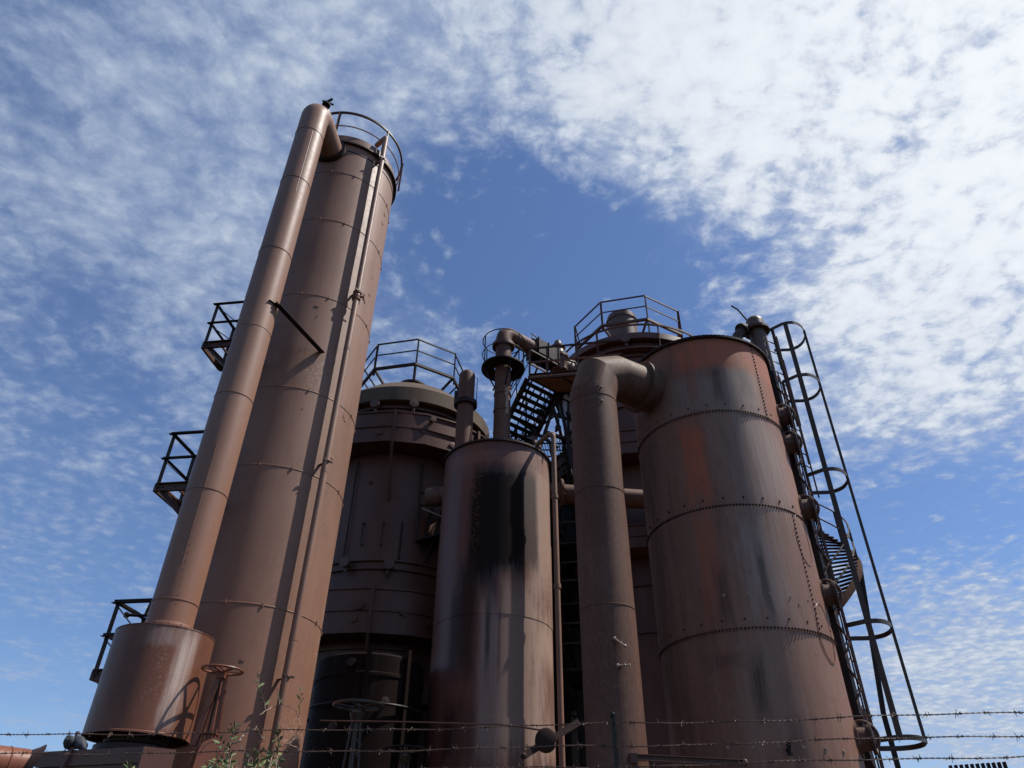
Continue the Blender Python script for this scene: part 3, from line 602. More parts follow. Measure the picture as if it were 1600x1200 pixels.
# ================================================================== riveted tank at the right
def riveted_tank():
    W = EYE; t = thing('riveted_tank', 'big riveted steel tank with orange and grey stains, right of the elbowed pipe', 'tank', base(T5), facerot(T5))
    zt = 10.90+W; r = T5.R
    s1, s2, s3 = zc(1130, 643.6, T5), zc(1140, 791.5, T5), zc(1165, 984.5, T5)
    b = MB(); b.lathe(T5.c, (0, 0, 1), shellprof(r, 0, zt, (s3-2.35, s3, s2, s1), lap=.012, step=.2), 160, dent=.0022, caps=False, seed=2)
    body5 = b; b = MB()
    for s in (s1, s2, s3):
        n = 160
        for k in range(n):
            a = 360*k/n; b.rivet(T5.at(a, r+.010, s+.034), T5.dirn(a), .024, .027)
        for k in range(26):
            a = 360*k/26+3; b.rivet(T5.at(a, r+.008, s+.20), T5.dirn(a), .024, .020)
    for (u, v, za, zb) in ((1186, 600, s1, zt), (1248, 850, s3, s2)):
        p = pc(u, v, T5)-T5.c; f = -T5.c.normalized(); rt = V((-f.y, f.x, 0)); a = math.degrees(atan2(p.dot(rt), p.x*f.x+p.y*f.y))
        n = int((zb-za)/.088)
        for k in range(n): b.rivet(T5.at(a, r+.012, za+(k+.5)*(zb-za)/n), T5.dirn(a), .022, .024)
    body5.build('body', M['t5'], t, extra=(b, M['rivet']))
    b = MB(); b.lathe(T5.c, (0, 0, 1), [(r-.01, zt-.03), (r+.085, zt-.03), (r+.085, zt-.012), (r+.01, zt-.010), (r+.01, zt+.012), (r+.075, zt+.014), (r+.075, zt+.03), (r-.01, zt+.035)], 160, caps=False)
    b.ringbolts(T5.c+V((0, 0, zt)), (0, 0, 1), r+.058, 110, .013, .045); b.build('rim_flange', M['dark'], t)
    b = MB(); b.lathe(T5.c, (0, 0, 1), [(r, zt+.035), (r*.6, zt+.16), (.3, zt+.22), (.001, zt+.22)], 96); b.build('roof', M['dark'], t)
    # studs left over from lost fittings
    for (u, v) in ((1138, 1168), (1177, 1168), (1217, 1167), (1255, 1168), (1290, 1170), (1318, 1174), (1131, 930), (1168, 927), (1203, 928), (1235, 932), (1262, 938), (1248, 944)):
        p = pc(u, v, T5); n = p-T5.c; n.z = 0; n.normalize(); b = MB(); b.tube([p-n*.01, p+n*.028], .014, 7); b.lathe(p, n, [(.03, 0), (.03, .012)], 8); b.build('stud', M['bright'], t)
    b = MB(); p = pc(1231, 1172, T5); n = (p-T5.c); n.z = 0; n.normalize(); s = n.cross(V((0, 0, 1)))
    b.tube([p, p+n*.10], .035, 10); b.tube([p+n*.10+V((0, 0, -.06)), p+n*.10+V((0, 0, .05)), p+n*.12+V((.0, 0, .13))-s*.03], .03, 8); b.lathe(p+n*.10-V((0, 0, .07)), (0, 0, 1), [(.05, -.02), (.05, .02)], 8); b.lathe(p+n*.11+V((0, 0, .06)), (0, 0, 1), [(.045, -.015), (.045, .015)], 8)
    b.build('tap', M['black'], t)
    # hanging manhole covers down the right flank
    def manhole(u, v, R_, ang):
        z = pd(u, v, T5.at(ang, r+.1).xy.length).z; n = T5.dirn(ang); p = T5.at(ang, r-.02, z); s = n.cross(V((0, 0, 1))); up = V((0, 0, 1))
        b = MB(); b.lathe(p, n, [(R_*1.1, 0), (R_*1.1, .05), (R_*.78, .055), (R_*.70, .24)], 32, caps=False)
        b.ringbolts(p+n*.05, n, R_*.96, 16, .012, .02); o = b.build('manhole', M['frame'], t)
        b = MB(); q = p+n*.22-up*.01; b.lathe(q, n, [(R_*.70, 0), (R_*.92, 0), (R_*.95, .02), (R_*.95, .06), (R_*.86, .07), (R_*.80, .045), (R_*.5, .075), (.001, .085)], 32, caps=False); b.ringbolts(q+n*.03, n, R_*.83, 12, .012, .035); b.build('cover', M['dark'], o)
        b = MB(); path = [p+up*R_*.95+n*.03+s*.05]
        for k in range(10):
            a = pi/2-pi*.72*k/9; path.append(p+n*(.10+.26*cos(a))+up*(R_*.05+R_*1.0*sin(a))+s*.05)
        b.tube(path, .030, 8); b.build('davit_arm', M['frame'], o)
    manhole(1222, 652, .29, 85); manhole(1236, 694, .29, 85); manhole(1261, 796, .29, 85); manhole(1294, 930, .28, 85); manhole(1345, 1155, .27, 80)
    # curved seam patch plates
    for (u, v) in ((1262, 850), (1291, 990)):
        z = zc(u, v, T5); b = MB(); c = T5.at(62, r+.012, z); n = T5.dirn(62); s = n.cross(V((0, 0, 1)))
        b.tube([T5.at(62+9*cos(q), r+.014, z+.55*sin(q)) for q in [2*pi*k/28 for k in range(28)]], .008, 5, closed=True); b.build('patch_plate', M['valve'], t)
    b = MB(); z = zc(1152, 585, T5); b.tube([T5.at(9, r+.008, z), T5.at(16, r+.012, z+.01), T5.at(17, r+.012, z-.09)], .006, 5); b.tube([T5.at(9, r+.008, z), T5.at(8, r+.01, z-.12)], .006, 5); b.build('lifting_lug', M['dark'], t)
riveted_tank()

def elbow_pipe():
    W = EYE; t = thing('elbowed_pipe', 'thick vertical brown pipe bending right into the riveted tank near its top', 'pipe', base(P4), facerot(P4))
    r = P4.R; zt = 9.92+W; n = (T5.c-P4.c).normalized(); b = MB()
    k = 40; path = [V((P4.c.x, P4.c.y, .0+(zt-.60)*i/k)) for i in range(k+1)]; br = .66
    path = [V((P4.c.x, P4.c.y, (zt-br)*i/k)) for i in range(k+1)]
    path[-1] = V((P4.c.x, P4.c.y, zt-.78)); path += [V((P4.c.x, P4.c.y, zt-.24))+n*.17, V((P4.c.x, P4.c.y, zt))+n*.66]
    e = T5.c-n*(T5.R+.34); e.z = zt; path.append(e)
    b.tube(path, r, 56)
    for z in (zc(941, 758, P4), zc(952.5, 942, P4), zc(935, 612, P4)-.02):
        b.lathe((P4.c.x, P4.c.y, z), (0, 0, 1), [(r-.002, -.014), (r+.009, -.008), (r+.009, .006), (r-.002, .014)], 56, caps=False)
    b.build('body', M['p4'], t, ang=12)
    b = MB(); f = e.copy()
    b.lathe(f, n, [(r, -.03), (r+.12, -.03), (r+.12, .012), (r, .012)], 48, caps=False); b.lathe(f, n, [(r, .022), (r+.12, .022), (r+.12, .062), (r, .062)], 48, caps=False)
    b.lathe(f, n, [(r, .06), (r, .42)], 48, caps=False); b.ringbolts(f+n*.016, n, r+.075, 26, .017, .065); b.build('flange', M['p4'], t)
    b = MB()
    for (u, v, L) in ((964, 1003, .22), (970, 1041, .20)):
        p = pc(u, v, P4); nn = (p-P4.c); nn.z = 0; nn.normalize(); s = nn.cross(V((0, 0, 1))); d = (s*1.0+V((0, 0, -.9 if v < 1020 else -.05))+nn*.3).normalized() if 1 else s
        d = V((.8, -.25, -.7 if v < 1020 else -.05)).normalized()
        b.tube([p, p+nn*.06], .022, 8); q = p+nn*.06-d*.07; b.tube([q, q+d*L], .016, 8); b.ball(q, .03, seg=8, rings=5); b.ball(q+d*L*.6, .026, seg=8, rings=5); b.lathe(q+d*L, d, [(.03, -.012), (.03, .012)], 8); b.bar(q+d*L*.6+V((0, 0, -.05)), q+d*L*.6+V((0, 0, .06)), .016)
    b.build('sample_cock', M['bright'], t)
    b = MB()
    for z in (zt-.86, zt-1.22): b.tube([P4.at(12, r+.004, z+.02), P4.at(18, r+.02, z+.015), P4.at(25, r+.004, z)], .010, 6)
    b.build('lifting_lug', M['dark'], t)
    # shelf angle running from the pipe to the riveted tank
    p0 = pd(992, 1183, 12.75); p1 = pd(1163, 1186, 13.55); p1.z = p0.z
    b = MB(); b.channel(p0, p1, .06, .09, .012, up=(0, 0, 1)); b.box(p0-V((.03, 0, .02)), .12, .12, .14); b.ball(p1, .06, seg=8, rings=5); b.build('side_arm', M['frame'], t)
elbow_pipe()

# ================================================================== oil-stained tank in the middle
def stained_tank():
    W = EYE; t = thing('stained_tank', 'middle steel tank with a great black oil stain down its front', 'tank', base(T3), facerot(T3))
    r = T3.R; zt = 10.11+W; seams = [zc(787, 822, T3), zc(787, 959, T3), zc(787, 959, T3)-2.2]
    b = MB(); b.lathe(T3.c, (0, 0, 1), shellprof(r, 0, zt, seams, lap=.010, step=.2), 144, dent=.0014, caps=False, seed=3); b.build('body', M['t3'], t)
    b = MB(); b.lathe(T3.c, (0, 0, 1), [(r-.01, zt-.03), (r+.06, zt-.03), (r+.06, zt+.02), (r-.01, zt+.025)], 144, caps=False); b.ringbolts(T3.c+V((0, 0, zt+.02)), (0, 0, 1), r+.035, 80, .012, .02); b.build('rim_flange', M['dark'], t)
    b = MB(); b.lathe(T3.c, (0, 0, 1), [(r, zt+.02), (r*.5, zt+.08), (.001, zt+.1)], 64); b.build('roof', M['dark'], t)
    # rust scar
    b = MB(); 
    for k in range(9): b.rivet(pc(737+k*2.2, 750-k*.9, T3), T3.dirn(-20), .022, .015)
    b.build('weld_scar', M['frame'], t)
    # side pipe with elbow over the rim
    px = V((1.14, 16.70, 0)); ze = zc(861, 672, Cyl(math.degrees(atan2(px.x, px.y)), px.length, .07)); ze = pd(861, 676, px.length).z
    n = (T3.c-px).normalized(); b = MB(); z0 = V((px.x, px.y, 0))
    path = [z0+V((0, 0, .2)), z0+V((0, 0, ze-.14))]
    for k in range(1, 7):
        a = pi/2*k/6; path.append(z0+V((0, 0, ze-.14))+n*(.14*(1-cos(a)))+V((0, 0, .14*sin(a))))
    path += [z0+n*.55+V((0, 0, ze-.16))]
    b.tube(path, .065, 16)
    for v in (776, 916): b.lathe(z0+V((0, 0, pd(868, v, px.length).z)), (0, 0, 1), [(.065, -.06), (.085, -.055), (.085, .055), (.065, .06)], 16, caps=False)
    b.lathe(path[-6], n, [(.066, -.04), (.082, -.04), (.082, .04), (.066, .04)], 16, caps=False)
    sp = b.build('side_pipe', M['pink'], t)
    b = MB(); e = path[-1]; dn = (path[-1]-path[-2]).normalized(); b.lathe(e, dn, [(.065, -.03), (.13, -.03), (.13, .03), (.065, .03)], 16); b.ringbolts(e, dn, .10, 6, .014, .045)
    b.tube([e, e+n*.05+V((0, 0, -.35))], .065, 12); b.build('pipe_flange', M['duct'], sp)
    # short branches left and right
    for (u, v, D, sg, L) in ((688, 760, 17.9, -1, .55), (868, 762, 17.9, 1, .36)):
        z = pd(u, v, D).z; d = V((sg, .12 if sg > 0 else .25, 0)).normalized(); p = V((T3.c.x, T3.c.y, z))+d*(r-.1)
        b = MB(); b.tube([p, p+d*(L+.1)], .27, 28)
        if sg > 0:
            q = p+d*(L+.08); b.lathe(q, d, [(.27, -.03), (.42, -.03), (.42, .03), (.27, .03)], 28); b.ringbolts(q+d*.02, d, .35, 14, .02, .05); b.tube([q, q+d*3.6], .27, 28)
        else:
            b.lathe(p+d*(L*.6), d, [(.27, -.1), (.285, -.1), (.285, .1), (.27, .1)], 28, caps=False); b.box(p+d*.35+V((0, -.26, .12)), .2, .05, .05)
        b.build('branch_pipe', M['p4'] if sg > 0 else M['duct'], t)
stained_tank()

def capped_vent():
    c = pd(727, 640, 17.8); t = thing('capped_vent', 'short round-topped brown vent pipe behind the left rim of the stained tank', 'vent pipe', (c.x, c.y, 10.15+EYE))
    zf = pd(727, 632, c.xy.length).z; zt = pd(727, 580, c.xy.length).z; r = .245; z0 = 10.12+EYE
    b = MB(); b.lathe((c.x, c.y, 0), (0, 0, 1), [(r, z0), (r, zf)]+[(r, zf+(zt-.2-zf)*i/4) for i in range(5)]+[(r*cos(a), zt-.2+.2*sin(a)) for a in [RAD(15*i) for i in range(1, 6)]]+[(.001, zt)], 32); b.build('body', M['p4'], t)
    b = MB(); b.lathe((c.x, c.y, 0), (0, 0, 1), [(r, zf-.07), (r+.10, zf-.07), (r+.10, zf-.01), (r, zf-.005), (r, zf+.005), (r+.10, zf+.01), (r+.10, zf+.07), (r, zf+.07)], 32, caps=False); b.ringbolts((c.x, c.y, zf), (0, 0, 1), r+.06, 14, .02, .1); b.build('flange', M['dark'], t)
    b = MB(); b.bar((c.x+r+.07, c.y, zf), (c.x+r+.07, c.y, zt-.25), .02); b.build('side_rod', M['dark'], t); b = MB(); b.bar((c.x-r-.05, c.y+.05, zf), (c.x-r-.05, c.y+.05, zf+.5), .12, .1); b.build('side_box', M['dark'], t)
capped_vent()

def valve_stack():
    W = EYE; D = 18.0; c = pd(785, 620, D); c.z = 0; t = thing('stack_pipe', 'thin vertical pipe with a black disc platform and hoop rail, topped by an elbow', 'stack', (c.x, c.y, 9.9+W))
    zp = pd(783, 577, D).z; zf = pd(785, 541, D).z; ze = pd(795, 520, D).z; r = .25
    e = pd(914, 570, 20.6); n = V((e.x-c.x, e.y-c.y, 0)).normalized(); b = MB()
    path = [V((c.x, c.y, 10.12+W)), V((c.x, c.y, zp)), V((c.x, c.y, ze-.30))]
    for k in (1, 2, 3, 4): 
        a = RAD(22.5*k); path.append(V((c.x, c.y, ze-.30))+n*(.3*(1-cos(a)))+V((0, 0, .3*sin(a))))
    vend = path[-1]+n*1.0; path.append(vend); b.tube(path, r, 28)
    for z in (zp-1.0, zp-1.6): b.lathe((c.x, c.y, z), (0, 0, 1), [(r, -.03), (r+.02, -.02), (r+.02, .02), (r, .03)], 28, caps=False)
    b.build('body', M['p4'], t)
    b = MB(); b.lathe((c.x, c.y, zf), (0, 0, 1), [(r, -.06), (r+.11, -.06), (r+.11, -.005), (r+.11, .05), (r, .05)], 32, caps=False); b.ringbolts((c.x, c.y, zf), (0, 0, 1), r+.07, 14, .018, .07); b.build('flange', M['duct'], t)
    R_ = .68; b = MB(); b.lathe((c.x, c.y, zp), (0, 0, 1), [(r+.02, -.02), (R_, -.02), (R_, .03), (r+.02, .03)], 48, caps=False)
    p = b.build('disc_platform', M['black'], t)
    b = MB(); zh = zp+1.1
    b.tube(hoop(c, R_-.02, zh, n=48), .017, 8, closed=True); b.tube(hoop(c, R_-.02, zp+.55, n=48), .015, 8, closed=True)
    for a in (-125, -60, -10, 48, 105, 165): q = hoop(c, R_-.02, 0, a, a+1, 1)[0]; b.bar(V((q.x, q.y, zp)), V((q.x, q.y, zh)), .035, .012)
    b.build('hoop_rail', M['dark'], t)
    b = MB()
    for a in (-75, 20, 110): q = hoop(c, R_-.04, 0, a, a+1, 1)[0]; q2 = hoop(c, r, 0, a, a+1, 1)[0]; b.bar(V((q.x, q.y, zp-.03)), V((q2.x, q2.y, zp-.75)), .04, .03)
    b.build('platform_strut', M['black'], t)
    # patched lagging, rungs and conduit
    b = MB(); b.box((c.x+.13, c.y-.21, zp-1.0), .10, .06, .25); b.box((c.x+.15, c.y-.2, zp-1.45), .08, .05, .7); 
    b.build('loose_lagging', M['bright'], t)
    b = MB()
    for k in range(9): b.tube([(c.x+.08, c.y-.235, zp-2.2-k*.085), (c.x+.2, c.y-.17, zp-2.19-k*.085)], .008, 6)
    b.build('coil_clip', M['pink'], t)
    # boxed valve body and duct falling to the far tower
    t2 = thing('overhead_duct', 'elbow duct with a bolted box valve running high up towards the domed tower', 'duct', (vend.x, vend.y, vend.z))
    rr = .27; sd = n.cross(V((0, 0, 1))); b = MB(); b.box(vend+n*.42, .95, .60, .58, X=n, Y=sd)
    for k in (-.45, .0, .45): b.box(vend+n*(.42+k), .035, .66, .66, X=n, Y=sd)
    for k in range(5): b.box(vend+n*(.0+.2*k)+V((0, 0, .40)), .03, .1, .12, X=n, Y=sd)
    b.build('valve_box', M['black'], t2)
    vv = vend+n*1.15; b = MB(); b.lathe(vv+V((0, 0, -.35)), (0, 0, 1), [(.30, 0), (.30, .5), (.36, .52), (.36, .62), (.24, .70), (.20, .95), (.26, .98), (.26, 1.04), (.15, 1.1), (.12, 1.28), (.05, 1.35)], 20)
    for a in range(6): q = V((cos(a*pi/3), sin(a*pi/3), 0)); b.bar(vv+q*.31+V((0, 0, -.3)), vv+q*.31+V((0, 0, .2)), .05)
    b.ringbolts(vv+V((0, 0, .22)), (0, 0, 1), .31, 8, .025, .08); b.build('valve_bonnet', M['duct'], t2)
    b = MB(); b.tube([vend+n*.05+V((0, 0, .42)), vend+n*.9+V((0, 0, .44))], .02, 6); b.tube([vend+n*.02-sd*.1+V((0, 0, .35)), vend+n*.02-sd*.1+V((0, 0, .62))], .018, 6); b.bar(vend-n*.12+V((0, 0, .62)), vend+n*.15+V((0, 0, .60)), .03)
    b.tube([vend+n*.3+V((0, 0, .42)), vend+n*.3+V((0, 0, .58))], .016, 6); b.tube([vend+n*.85+V((0, 0, .42)), vend+n*.85+V((0, 0, .60))], .016, 6); b.build('linkage', M['black'], t2)
    e2 = V((e.x, e.y, ze-.05)); b = MB(); b.tube([vv, vv+(e2-vv)*.55], rr, 28); b.build('duct', M['duct'], t2)
    m = vv+(e2-vv)*.55; b = MB(); dd = (e2-vv).normalized(); b.lathe(m, dd, [(rr, -.05), (rr+.12, -.05), (rr+.12, .05), (rr, .05)], 28, caps=False); b.ringbolts(m, dd, rr+.07, 16, .022, .08); b.build('flange', M['dark'], t2)
    b = MB(); b.tube([m, m+(e2-m)*1.6], rr*1.05, 28); b.build('pale_duct', M['bright'], t2)
valve_stack()

# ================================================================== domed towers at the back
def back_tower(T, name, label, zs, shade, capR, catz, post_angs, rail_oct, low=True, deck_mat='frame'):
    W = EYE; t = thing(name, label, 'tower', base(T), facerot(T)); r = T.R
    zroof, zband, zft, zfb = [q+W for q in zs['top']]   # eave top, eave bottom, skirt top, skirt bottom
    zl = [q+W for q in zs['low']]
    b = MB(); b.lathe(T.c, (0, 0, 1), shellprof(r, 0, zband+.05, zs.get('seams', []), lap=.012, step=.5), 96, caps=False, dent=.003, seed=5)
    for z in zs['rings']: b.lathe(T.c, (0, 0, 1), [(r, z+W-.05), (r+.09, z+W-.05), (r+.09, z+W+.0), (r, z+W+.0)], 96, caps=False)
    b.build('body', M['back'], t)
    b = MB(); R_ = r+.25
    b.lathe(T.c, (0, 0, 1), [(r-.02, zband-.02), (R_, zband-.02), (R_+.02, zband), (R_, zroof), (R_-.08, zroof+.08), (R_-.45, zroof+.42), (r*.78, zroof+.78), (r*.58, zroof+1.05), (r*.26, zroof+1.2)], 96, caps=False) if capR > .8 else b.lathe(T.c, (0, 0, 1), [(r-.02, zband-.02), (R_, zband-.02), (R_+.02, zband), (R_, zroof), (R_-.25, zroof+.12), (r*.55, zroof+.95), (r*.36, zroof+1.2)], 96, caps=False); b.build('roof', M['roof' if capR > .8 else 'back'], t)
    b = MB(); z1 = zroof+1.2
    if capR < .8: b.lathe(T.at(-90, .2), (0, 0, 1), [(r*.38, z1-.06), (r*.38, z1+.08), (capR+.05, z1+.12), (capR, z1+.15), (capR, catz+W-.30), (capR+.04, catz+W-.28), (capR+.04, catz+W-.2), (capR-.02, catz+W-.18), (capR-.02, catz+W), (capR-.08, catz+W+.04), (.001, catz+W+.08)], 40); b.build('cap', M['duct'], t)
    else:
        z1 = zroof+1.1; b.lathe(T.c, (0, 0, 1), [(.86, z1-.1), (.84, z1+.10), (.50, z1+.85), (.55, z1+.88), (.55, z1+.95), (.001, z1+1.0)], 40)
        for k in range(12): a = k*30; b.bar(T.at(a, .92, z1+.03), T.at(a, .52, z1+.88), .03, .05)
        b.build('cap', M['dark'], t)
    # skirt of plates round the walkway and the walkway under it
    def deck(zt_, zb_, Rf, posts):
        b = MB(); b.lathe(T.c, (0, 0, 1), [(Rf, zb_), (Rf, zt_)], 20, caps=False, ref=T.dirn(-9)); b.lathe(T.c, (0, 0, 1), [(Rf-.012, zt_), (Rf-.012, zb_)], 20, caps=False, ref=T.dirn(-9))
        for hh in (0, .5, 1): 
            z = zb_+(zt_-zb_)*hh; b.bars([T.at(-9+18*k, Rf+.02, z) for k in range(20)], .05, .05, closed=True)
        for (aa, ff) in ((8, .45), (-14, .3), (24, .2)): b.lathe(T.at(aa, Rf-.02, zb_+(zt_-zb_)*ff), T.dirn(aa), [(.10, 0), (.10, .03), (.07, .035)], 14)
        b.build('walkway_skirt', M['back'], t)
        b = MB(); b.lathe(T.c, (0, 0, 1), [(r, zb_), (Rf-.02, zb_), (Rf-.02, zb_+.03), (r, zb_+.03)], 60, caps=False)
        for k in range(90): b.bar(T.at(k*4, r, zb_-.012), T.at(k*4, Rf-.03, zb_-.012), .018, .02)
        b.build('walkway', M[deck_mat], t)
        for a in posts:
            b = MB(); p = T.at(a, Rf+.04, zb_-.05); b.channel(p, T.at(a, Rf+.04, zt_+.05), .09, .07, .01, up=T.dirn(a)); q = T.at(a, r+.02, zb_-1.6); b.bar(p, q, .08, .08); b.build('strut', M['frame'], t)
    deck(zft, zfb, r+.78, post_angs)
    deck(zl[0], zl[1], r+.78, post_angs[:3])
    # lifting hooks / knobs under the eave
    for (aa, zz) in zs['knobs']:
        b = MB(); z = zz+W; n = T.dirn(aa); b.lathe(T.at(aa, r, z), n, [(.05, 0), (.05, .28), (.15, .28), (.15, .36), (.001, .37)], 14); b.tube([T.at(aa, r+.2, z-.25), T.at(aa, r+.25, z)], .05, 8); b.build('nozzle', M['duct'], t)
    for (aa, za, zb_) in zs.get('handles', []):
        b = MB(); b.tube([T.at(aa, r, za+W), T.at(aa, r+.12, za+W), T.at(aa, r+.12, zb_+W), T.at(aa, r, zb_+W)], .02, 6); b.build('grab_handle', M['dark'], t)
    # eight sided guard rail on the roof
    zo, zr_, Ro, a00 = rail_oct; zo += W; zr_ += W; H = zr_-zo
    P = [T.at(a00+45*k, Ro) for k in range(8)]
    for k in range(8):
        b = MB(); a = T.dirn(a00+45*k); q = P[k].copy(); q.z = 0; b.angle(q+V((0, 0, zo-.75 if k % 2 == 0 else zo-.3)), q+V((0, 0, zr_)), .06, .01, up=a); b.build('rail_post', M[shade], t)
    for z, ww, nm in ((zr_, .045, 'top_rail'), (zo+H*.55, .035, 'mid_rail'), (zo, .09, 'toe_beam')):
        b = MB(); b.bars([V((p.x, p.y, z)) for p in P], ww, ww, closed=True); b.build(nm, M[shade], t)
    for k in range(8): b = MB(); p = P[k]; c2 = T.at(a00+45*k, Ro*.45); b.bar(V((p.x, p.y, zo)), V((c2.x, c2.y, zroof+.95)), .07, .07); b.build('rail_strut', M[shade], t)
    return t
back_tower(T2, 'domed_tower', 'dark tower with a low greenish domed roof, directly behind the tallest column', dict(top=(13.70, 13.18, 12.36, 11.31), low=(6.77, 5.62), rings=(13.02, 12.86, 7.86, 7.62, 6.9, 5.45), seams=(), knobs=((2, 13.02), (-22, 13.0), (-2, 7.62), (-26, 7.7)), handles=((-8, 8.95, 8.3), (-20, 8.95, 8.3))), 'dark', 1.0, 15.5, (-7, 40, 85, -52), (15.38, 16.5, 1.98, 0))
back_tower(T6, 'capped_tower', 'dark tower with a round cap and railing, behind the elbowed pipe and riveted tank', dict(top=(16.15, 15.9, 11.9, 11.1), low=(8.75, 8.1), rings=(15.6, 15.3, 13.3, 9.75, 9.1, 7.3, 6.0), seams=(), knobs=((-2, 15.85), (-30, 12.0)), handles=()), 'frame', .60, 19.35, (-40, -70, 30, 88), (17.45, 18.62, 2.15, 20))

# ================================================================== walkway between the towers, with its stair
def walkway():
    W = EYE; D0 = 17.8; zd = pd(826, 589, D0).z
    A = pz(826, 589, zd); B = pz(935, 580, zd); B.y = A.y+.1 if abs(B.y-A.y) > .8 else B.y; C = pz(872, 613, zd)
    ex = V((B.x-A.x, B.y-A.y, 0)).normalized(); ey = V((C.x-A.x, C.y-A.y, 0)); dep = ey.length; ey.normalize(); L = 2.3
    t = thing('walkway', 'railed high walkway with a ribbed brown underside, left of the pipe elbow', 'walkway', (A.x, A.y, 0))
    b = MB(); b.add([A, A+ex*L, A+ex*L+ey*dep, A+ey*dep]+[q+V((0, 0, .02)) for q in (A, A+ex*L, A+ex*L+ey*dep, A+ey*dep)], [(0, 1, 2, 3), (4, 7, 6, 5), (0, 4, 5, 1), (1, 5, 6, 2), (2, 6, 7, 3), (3, 7, 4, 0)])
    for k in range(22): q = A+ex*(.05+k*.105); b.bar(q+V((0, 0, -.015)), q+ey*dep+V((0, 0, -.015)), .03, .028)
    b.build('deck', M['plate'], t)
    b = MB(); b.channel(A, A+ex*L, .07, .20, .012, up=(0, 0, 1)); b.channel(A, A+ey*dep, .06, .12, .012, up=(0, 0, 1)); b.channel(A+ey*dep, A+ey*dep+ex*L, .07, .18, .012, up=(0, 0, 1)); b.bar(A+ex*1.0+V((0, 0, -.06)), A+ex*.8+ey*dep+V((0, 0, -.06)), .04, .06); b.build('edge_beam', M['frame'], t)
    H = 1.1
    for k, q in enumerate((A, A+ex*.55, A+ex*1.5, A+ey*dep*.6)):
        b = MB(); b.angle(q, q+V((0, 0, H)), .06, .01, up=ex); b.build('rail_post', M['frame'], t)
    for z in (H, H*.5):
        b = MB(); b.bars([A+ey*dep+V((0, 0, z)), A+V((0, 0, z)), A+ex*L*1.25+V((0, 0, z+.03))], .05, .05); b.build('rail', M['frame' if z < 1 else 'dark'], t)
    b = MB(); # trestle under and beside the deck
    G = A+ey*dep; b.channel(G, G+V((.55, .3, -3.6)), .10, .08, .012); b.channel(G, G+V((-1.1, .8, -3.4)), .10, .08, .012); b.bar(G+V((-.4, .3, -1.3)), G+V((1.6, .6, -1.9)), .10, .10); b.bar(G+V((0, 0, -.1)), G+V((1.8, .5, -.8)), .09, .12)
    b.bar(G+V((.1, .4, -2.6)), G+V((1.5, .7, -.9)), .08, .08); b.bar(G, G+V((0, 0, -4.8)), .03, .03); b.bar(G+V((-1.0, .7, -3.3)), G+V((1.2, 1.0, -3.0)), .09, .12); b.bar(G+V((-.3, .4, -1.5)), G+V((-.0, .6, -3.4)), .06, .06)
    b.bar(G+V((-.9, .9, -2.2)), G+V((.2, .9, -3.4)), .09, .09); b.bar(G+V((.3, .5, -.4)), G+V((1.5, .8, -2.6)), .12, .10)
    b.build('trestle', M['black'], t)
    b = MB(); # open grating of the landing below
    g0 = pd(835, 690, 19.2); 
    for k in range(26): b.bar(g0+V((-.9+k*.085, -.4, 0)), g0+V((-.6+k*.085, 1.0, 0)), .012, .03)
    for k in range(4): b.bar(g0+V((-.9, -.3+k*.4, 0)), g0+V((1.3, -.3+k*.4, 0)), .03, .04)
    b.build('lower_grating', M['dark'], t)
    # stair
    s = thing('steel_stair', 'steep open-tread steel stair dropping left from the high walkway', 'stair', (A.x, A.y, 0))
    E1 = pd(768, 705, 18.9); dl = E1-(A+V((-.05, 0, -.05))); top1 = A+V((-.03, .02, -.05)); top2 = A+ey*dep*.97+V((-.03, 0, -.05)); 
    b1 = MB(); b1.channel(top1, top1+dl, .05, .17, .012, up=ey); b1.build('stringer', M['dark'], s)
    b1 = MB(); b1.channel(top2, top2+dl*1.0, .05, .17, .012, up=ey); b1.build('stringer', M['dark'], s)
    n = 11
    for k in range(n):
        f = (k+.6)/n; b = MB(); p = top1+dl*f; q = top2+dl*f; hd = V((dl.x, dl.y, 0)).normalized(); b.sweep([p, q], [(-.085, -.012), (.085, -.012), (.085, .012), (-.085, .012)], up=(0, 0, 1)); b.build('tread', M['dark'], s)
    for f_ in (.25, .5, .75):
        b = MB(); q = top1.lerp(top2, f_)-V((0, 0, .22)); b.bar(q, q+dl, .03, .03); b.build('under_rod', M['black'], s)
    for tp in (top1, top2):
        b = MB(); b.tube([tp+V((0, 0, 1.05)), tp+dl*.25+V((-.1, 0, .98)), tp+dl*.8+V((-.08, 0, .95)), tp+dl*.98+V((0, 0, .6))], .022, 8); b.tube([tp+V((0, 0, .55)), tp+dl*.95+V((-.05, 0, .5))], .016, 8)
        for f in (.3, .62, .92): b.bar(tp+dl*f, tp+dl*f+V((-.05, 0, .95)), .035, .03)
        b.build('handrail', M['dark'], s)
walkway()

